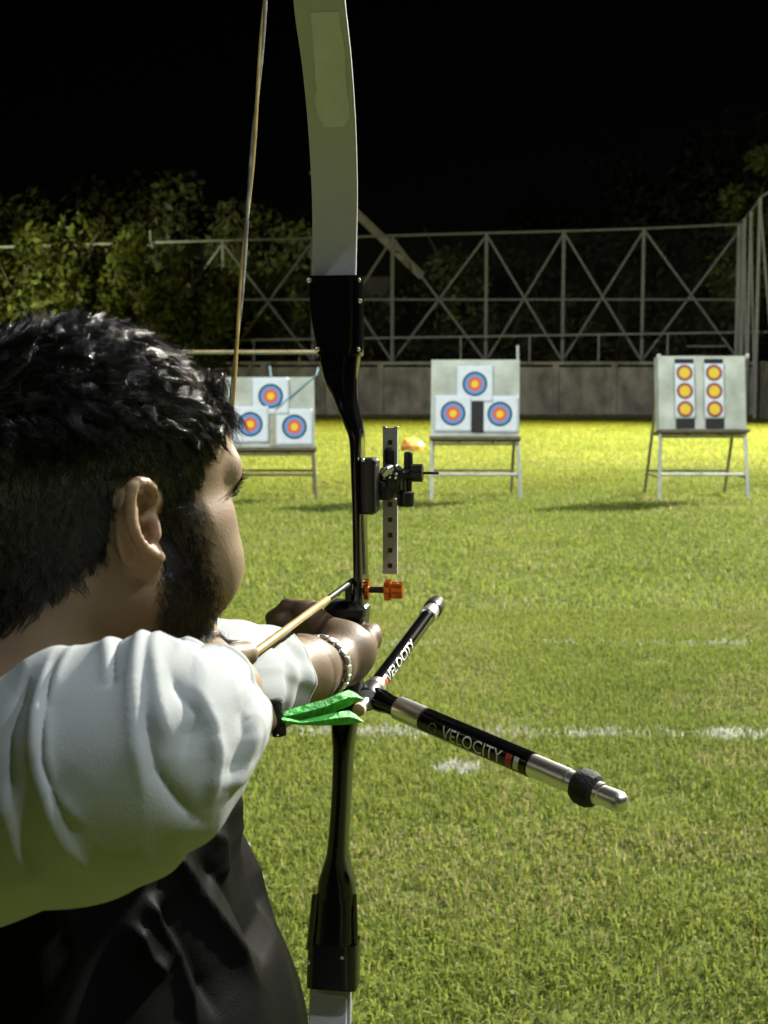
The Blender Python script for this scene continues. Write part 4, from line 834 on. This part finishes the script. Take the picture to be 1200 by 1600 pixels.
cp[..., 2] -= (frontness[:, None] * .008 * t ** 2 * topness[:, None])
off = rl - rc[owner]; cl = (.40 + .45 * rng.random(NS))[:, None, None]; sp_ = rng.normal(0, .0009, (NS, 3))
pa = cp[owner] + off[:, None] * (1 - cl * t[None, :, None] ** .8) + sp_[:, None] * (t ** 1.2)[None, :, None]
pa = (pa - rl[:, None]) * (.75 + .45 * rng.random(NS))[:, None, None] + rl[:, None]
pa = cran_push(pa, .0015); pa = toworld(pa.reshape(-1, 3)).reshape(pa.shape)
strands_mesh('hair', pa, .00027 * (.8 + .6 * rng.random(NS)), hairm, person)['kind'] = 'stuff'
# loose fringe curls over the forehead
fr = []
for k in range(90):
    b = np.array((.070 + .006 * rng.random(), .015 + .030 * rng.random(), .098 + .006 * rng.random())); a = rng.random() * 6.28; am = .004 + .003 * rng.random(); L_ = .028 + .016 * rng.random(); o = .008 + .012 * rng.random()
    cl_ = rng.integers(0, 14); sd_ = np.random.default_rng(cl_ + 40); tg = sd_.normal(0, .008, 3)
    fr.append([b + np.array((.0085 * math.sin(tt * 2.8) + tg[0] * tt * .4, .004 * tt + tg[1] * tt * .7 + am * math.sin(tt * 4 + cl_), .010 * math.sin(tt * 3.1) - L_ * tt ** 1.5 + tg[2] * tt)) + rng.normal(0, .0005, 3) for tt in np.linspace(0, 1, KP)])
fr = np.array(fr); strands_mesh('fringe', toworld(fr.reshape(-1, 3)).reshape(fr.shape), np.full(len(fr), .0003), hairm, person)['kind'] = 'stuff'
# beard, eyebrow, lashes
def tufts(mask, n, L_, dirv, spread, rad, name, lift_=.45):
    p, nn = sample(mask, n); q = tolocal(p); nl = nn @ HM; d = np.array(dirv) + rng.normal(0, spread, (n, 3)); d -= nl * (d * nl).sum(1, keepdims=True); d /= np.maximum(np.linalg.norm(d, axis=1, keepdims=True), 1e-6)
    l = L_ * (.5 + rng.random(n)); tt = np.linspace(0, 1, 4); pa = q[:, None] + d[:, None] * (l[:, None] * tt)[..., None] + nl[:, None] * (lift_ * l[:, None] * (tt * 1.4 - .6 * tt * tt))[..., None] + rng.normal(0, .0006, (n, 1, 3)) * tt[None, :, None]
    strands_mesh(name, toworld(pa.reshape(-1, 3)).reshape(pa.shape), np.full(n, rad), hairm, person)['kind'] = 'stuff'
tufts(bmk, 7000, .0065, (.25, 0, -1), .45, .00020, 'beard')
brow = near & (np.abs(QL[:, 2] - (.030 - .25 * np.clip(np.abs(QL[:, 1]) - .03, 0, 1))) < .0055) & (np.abs(QL[:, 1]) > .010) & (np.abs(QL[:, 1]) < .054) & (QL[:, 0] > .06)
tufts(brow.astype(float), 900, .009, (-.3, .8, .15), .3, .00022, 'eyebrow', .3)
la = []
for k in range(46):
    r_ = .022 + .024 * k / 45; b = np.array((.0795 + .0125 * math.sqrt(max(0, 1 - ((r_ - .032) / .0135) ** 2)) * .9, r_, .017)); la.append([b + np.array((.008 * tt, (r_ - .032) * .35 * tt, .0035 * tt * tt - .002 * math.sin(tt * 3))) for tt in np.linspace(0, 1, 5)])
la = np.array(la); strands_mesh('eyelashes', toworld(la.reshape(-1, 3)).reshape(la.shape), np.full(len(la), .00018), hairm, person)['kind'] = 'stuff'
# ---- clothing
def cloth_mat(name, col, rough, sheen=.0, weave=900, var=.05, spec=.2):
    m = pm(name, col, rough, var=var, scale=7, bump=.12, bscale=weave, spec=spec); m.node_tree.nodes['Principled BSDF'].inputs['Sheen Weight'].default_value = sheen; return m
wcloth = cloth_mat('white_jersey', (.355, .375, .395), .82, .0, spec=.08); bcloth = cloth_mat('black_jersey', (.0025, .0025, .0028), .5, .0, var=.2, spec=.028)
def seg_dist(p2, line):
    d = np.full(len(p2), 9.); side_ = np.zeros(len(p2)); tt = np.zeros(len(p2)); n = len(line) - 1
    for i in range(n):
        a, b = line[i], line[i + 1]; ba = b - a; t_ = np.clip((p2 - a) @ ba / (ba @ ba), 0, 1); v = p2 - a - t_[:, None] * ba; e = np.linalg.norm(v, axis=1); cr = ba[0] * v[:, 1] - ba[1] * v[:, 0]; up = e < d
        d = np.where(up, e, d); side_ = np.where(up, np.sign(cr), side_); tt = np.where(up, (i + t_) / n, tt)
    return d * side_, tt
def folds(Vw, specs, depth):
    """ridge (+) and valley (-) displacement from fold lines given in the x-z plane"""
    out = np.zeros(len(Vw)); p2 = Vw[:, [0, 2]]
    for line, amp, wl, wr in specs:
        L_ = np.array([P(px, py, depth)[[0, 2]] for px, py in line]); s_, tt = seg_dist(p2, L_)
        w_ = np.minimum(np.where(s_ > 0, wl, wr), .0095); prof = .72 * np.exp(-(np.sqrt(s_ * s_ + 1e-6) - .001) / w_) + .42 * np.exp(-(np.sqrt(s_ * s_ + 2.5e-7) - .0005) / .0022); out += amp * prof * np.clip(np.sin(np.pi * np.clip(tt * .92 + .04, 0, 1)) * 1.6, 0, 1)
    return out
def Z2(pts): return [(x / 2.4, 950 + y / 2.4) for x, y in pts]
def Z3(pts): return [(x / 2.5, 1250 + y / 2.5) for x, y in pts]
def sweep(pts, rad, n, m, ref):
    A = interp_st([np.append(p, r_) for p, r_ in zip(pts, rad)], n); c = A[:, :3]; T = np.gradient(c, axis=0); T /= np.linalg.norm(T, axis=1, keepdims=True); N = unit(ref - T[0] * (ref @ T[0])); V = np.empty((n, m, 3)); D = np.empty((n, m, 3)); th = np.linspace(0, 2 * np.pi, m, endpoint=False)
    for i in range(n):
        N = unit(N - T[i] * (N @ T[i])); Bv = np.cross(N, T[i]); Bv = Bv if i == 0 or True else Bv
        D[i] = np.cos(th)[:, None] * N + np.sin(th)[:, None] * Bv; V[i] = c[i] + D[i] * A[i, 3]
    return V, D, th
def grid_mesh(name, V, mat, parent, thick=.0022, sub=0):
    n, m, _ = V.shape; I_ = np.arange(n * m).reshape(n, m); a = I_[:-1]; b = I_[1:]; Q = np.stack([a, np.roll(a, -1, 1), np.roll(b, -1, 1), b], -1).reshape(-1, 4)
    o = link(name, np_mesh(name, V.reshape(-1, 3) - wloc(parent), Q, np.full(len(Q), 4), True), mat, parent)
    if thick: md = o.modifiers.new('thickness', 'SOLIDIFY'); md.thickness = thick; md.offset = -1
    return o
# right (near) sleeve
cl_pts = [np.array((-.42, .79, 1.300)), np.array((-.36, .765, 1.320)), np.array((-.28, .742, 1.345)), np.array((-.205, .728, 1.369)), np.array((-.160, .722, 1.386)), np.array((-.137, .724, 1.396)), np.array((-.123, .737, 1.400)), np.array((-.117, .762, 1.400)), np.array((-.117, .800, 1.398))]
V, D, th = sweep(cl_pts, [.075, .071, .066, .0635, .0670, .0625, .0530, .0450, .0420], 240, 320, np.array((0, -1., 0)))
Vf = V.reshape(-1, 3); Df = D.reshape(-1, 3); facing = sstep(-.35, .25, -Df[:, 1] + .35 * np.maximum(Df[:, 0], 0)).ravel()
FD = .665; FA = .0040
sp_r = [(Z2([(395, 120), (440, 250), (470, 450), (515, 730)]), 1.3 * FA, .004, .010), (Z2([(440, 150), (520, 300), (600, 550)]), 1.0 * FA, .010, .0035), (Z2([(685, 380), (750, 520), (768, 650), (738, 830)]), 1.2 * FA, .010, .0035),
        (Z2([(255, 180), (330, 260), (378, 360)]), .9 * FA, .006, .003), (Z2([(95, 300), (120, 560), (195, 840), (290, 1040)]), 1.35 * FA, .0035, .010), (Z2([(-10, 700), (35, 940), (110, 1110)]), 1.2 * FA, .004, .010), (Z2([(890, 560), (855, 740), (815, 805)]), .8 * FA, .004, .004),
        (Z2([(450, 150), (660, 240), (800, 360), (870, 520), (880, 700)]), .85 * FA, .018, .006), (Z2([(170, 230), (140, 420), (190, 690), (300, 830)]), .8 * FA, .006, .016),
        (Z2([(560, 300), (640, 400), (700, 470), (660, 620)]), -1.3 * FA, .014, .014), (Z2([(130, 310), (150, 600), (230, 800)]), -1.0 * FA, .007, .007), (Z2([(500, 400), (560, 640), (700, 890)]), -1.0 * FA, .004, .004), (Z2([(40, 340), (0, 520), (20, 760)]), -1.1 * FA, .008, .008), (Z2([(340, 220), (365, 300), (380, 360)]), -1.0 * FA, .004, .004),
        (Z2([(830, 450), (850, 600), (800, 760)]), -.9 * FA, .007, .006), (Z2([(420, 140), (450, 210)]), -.6 * FA, .004, .004)]
disp = folds(Vf, sp_r, FD) * facing
i_ = np.repeat(np.arange(240), 320) * .625; tth = np.tile(th, 240)
disp += .0022 * np.sin(i_ * .16 + 1.1 * np.sin(tth * 2 + 1) + 2.0 * tth) * (1 - .6 * facing) + .0012 * np.sin(i_ * .33 + 3 * np.sin(tth + .7)) * sstep(.2, .9, -Df[:, 2] + .1) + .0009 * np.sin(i_ * .07 + tth * 5)
rg = lambda a: (1 - np.abs(np.sin(a))) ** 3
disp += .0011 * rg(i_ * .085 + .9 * np.sin(tth * 2.3 + i_ * .02) + tth * .8) * (.4 + .6 * np.sin(tth * 3 + i_ * .05)) + .0008 * rg(i_ * .16 - 1.1 * tth + np.sin(i_ * .06 + tth * 4)) * sstep(60, 140, i_)
hemr = (i_ > 146) * .0012
V = (Vf + Df * (disp + hemr)[:, None]).reshape(V.shape)
rsl = grid_mesh('sleeve', V, wcloth, person); rsl['label'] = 'white creased sleeve on the near drawing arm'
seam = V[224] + D[224] * .0004; MB().tube(np.vstack([seam, seam[:1]]), .0005, 5, False).build('hem_seam', cloth_mat('seam_thread', (.55, .56, .55), .8), rsl, True)
# left (bow arm) sleeve
cl_pts = [LS + (-.03, -.05, .0), LS, P(300, 1085, 1.15), P(352, 1070, 1.21), P(388, 1063, 1.25), P(423, 1058, 1.285)]
V, D, th = sweep(cl_pts, [.075, .070, .064, .056, .050, .0455], 110, 140, np.array((0, 0, 1.)))
Vf = V.reshape(-1, 3); Df = D.reshape(-1, 3); i_ = np.repeat(np.arange(110), 140); tth = np.tile(th, 110)
disp = .0014 * np.sin(tth * 6 + .05 * i_ + 1.3 * np.sin(i_ * .05)) * sstep(40, 90, i_) + .0011 * np.sin(i_ * .28 + 2.4 * np.sin(tth)) + .0007 * np.sin(tth * 11 + i_ * .11) + .0010 * (1 - np.abs(np.sin(tth * 4 + i_ * .03))) ** 3
V = (Vf + Df * (disp + (i_ > 106) * .001)[:, None]).reshape(V.shape); lsl = grid_mesh('sleeve', V, wcloth, person); lsl['label'] = 'white sleeve on the outstretched bow arm'
# shirt body
NZr, NA = 240, 420; zz = np.linspace(.90, 1.40, NZr); CD = unit((.94, -.34, 0)); SD = unit((.34, .94, 0)); th = np.linspace(0, 2 * np.pi, NA, endpoint=False); V = np.empty((NZr, NA, 3)); D = np.empty((NZr, NA, 3))
for i, z in enumerate(zz):
    belly = math.exp(-((z - 1.08) / .17) ** 2); top = float(sstep(1.31, 1.425, z)); dep = (.112 + .050 * belly) * (1 - .48 * top); wid = (.178 + .014 * belly) * (1 - .58 * top)
    c = np.array((-.267 + .044 * belly, .915, z)) * (1 - top) + np.array((-.262, .925, z)) * top
    for k in range(NA):
        ca, sa = math.cos(th[k]), math.sin(th[k]); e = 2 / 2.35; x = math.copysign(abs(ca) ** e, ca) * dep * (1.0 if ca > 0 else .92); y = math.copysign(abs(sa) ** e, sa) * wid
        V[i, k] = c + CD * x + SD * y; D[i, k] = unit(CD * ca / dep + SD * sa / wid)
Vf = V.reshape(-1, 3); Df = D.reshape(-1, 3); TD = .865; TA = .0085
sp_t = [(Z3([(600, 230), (640, 310), (780, 570), (960, 900)]), 1.3 * TA, .012, .004), (Z3([(720, 160), (760, 200), (900, 400), (1000, 600), (1110, 900)]), 1.5 * TA, .014, .005), (Z3([(560, 350), (600, 450), (690, 620), (790, 900)]), 1.1 * TA, .010, .0045), (Z3([(530, 420), (590, 560), (655, 650)]), .9 * TA, .006, .004), (Z3([(690, 230), (770, 350), (820, 530)]), .9 * TA, .009, .006), (Z3([(850, 160), (960, 350), (1060, 560), (1130, 800)]), .8 * TA, .010, .006),
        (Z3([(700, 330), (860, 600), (1010, 900)]), -1.2 * TA, .012, .010), (Z3([(590, 380), (700, 580), (840, 880)]), -1.0 * TA, .008, .007), (Z3([(820, 230), (980, 500), (1090, 820)]), -1.1 * TA, .010, .008)]
fc2 = sstep(-.1, .4, -Df[:, 1] + .8 * Df[:, 0]); disp = folds(Vf, sp_t, TD) * fc2
zr = np.repeat(zz, NA); tth = np.tile(th, NZr); disp += .003 * np.sin(tth * 7 + zr * 22 + 2 * np.sin(zr * 13)) + .002 * np.sin(tth * 13 - zr * 31)
V = (Vf + Df * disp[:, None]).reshape(V.shape); sb = grid_mesh('shirt_body', V, bcloth, person); sb['label'] = 'black shirt body with diagonal folds'
# white side flashes on the far side of the shirt front
for (pa_, pb_) in (((352, 1313), (362, 1332)), ((379, 1362), (391, 1384))):
    def on(px, py):   # rim of the shirt front at that height
        Vv = V.reshape(-1, 3); rel = Vv - np.array((0, 0, CAM_Z)); dp = rel[:, 1] * CT - rel[:, 2] * ST; yy = 800 - F_PX * (rel[:, 1] * ST + rel[:, 2] * CT) / dp; xx = 600 + F_PX * rel[:, 0] / dp; return Vv[np.argmax(np.where(np.abs(yy - py) < 4, xx, -9e9))]
    A_, B_ = on(*pa_), on(*pb_); MB().tube([A_ + (-.003, .003, 0), (A_ + B_) / 2 + (-.002, .003, 0), B_ + (-.003, .003, 0)], [.0006, .0022, .0006], 8).build('white_flash', wcloth, sb, True)
# trousers and shoes below the frame
tro = cloth_mat('dark_trousers', (.02, .02, .022), .8); 
V, D, th_ = sweep([np.array((-.235, .915, .98)), np.array((-.235, .915, .90)), np.array((-.24, .915, .80))], [.165, .168, .15], 20, 40, np.array((1., 0, 0))); grid_mesh('trousers', V, tro, person)
for s in (-1, 1):
    c = np.array((-.245, .915, 0)) + SD * s * .10
    V, D, th_ = sweep([c + (0, 0, .84), c + SD * s * .02 + (0, 0, .66), c + SD * s * .05 + (0, 0, .45), c + SD * s * .06 + (0, 0, .22), c + SD * s * .065 + (0, 0, .05)], [.098, .09, .072, .062, .066], 40, 36, np.array((1., 0, 0)))
    V += (D * (.004 * np.sin(np.arange(40) * .9))[:, None, None]); grid_mesh('trouser_leg', V, tro, person)
    f0 = c + SD * s * .065; ring = []
    for l, wd_, h_ in ((-.075, .03, .05), (-.06, .042, .085), (0, .044, .10), (.07, .046, .075), (.13, .05, .05), (.17, .04, .04), (.185, .02, .025)):
        ring.append([f0 + CD * l + SD * (wd_ * math.cos(a)) + UP * max(0.004, h_ * .5 + h_ * .55 * math.sin(a)) for a in np.linspace(0, 2 * math.pi, 16, endpoint=False)])
    MB().loft(ring).build('shoe', pm('shoe', (.03, .03, .032), .6), person, True)
# bracelet of steel links on the bow wrist
bc_ = P(499, 1043, 1.368); bn = unit(P(545, 1010, 1.45) - P(450, 1052, 1.28)); b1 = unit(np.cross(bn, UP)); b2 = np.cross(b1, bn)
brc = empty('bracelet', bc_, 'silver link bracelet on the wrist of the bow hand', 'bracelet')
for k in range(22):
    a = 2 * math.pi * k / 22; dr = b1 * math.cos(a) + b2 * math.sin(a); tg = -b1 * math.sin(a) + b2 * math.cos(a)
    MB().box(bc_ + dr * .0318, (.0042 if k % 2 else .003, .0085, .008 if k % 2 else .0125), np.stack([dr, tg, bn], 1), bev=.0011).build('link', chrome, brc, True)
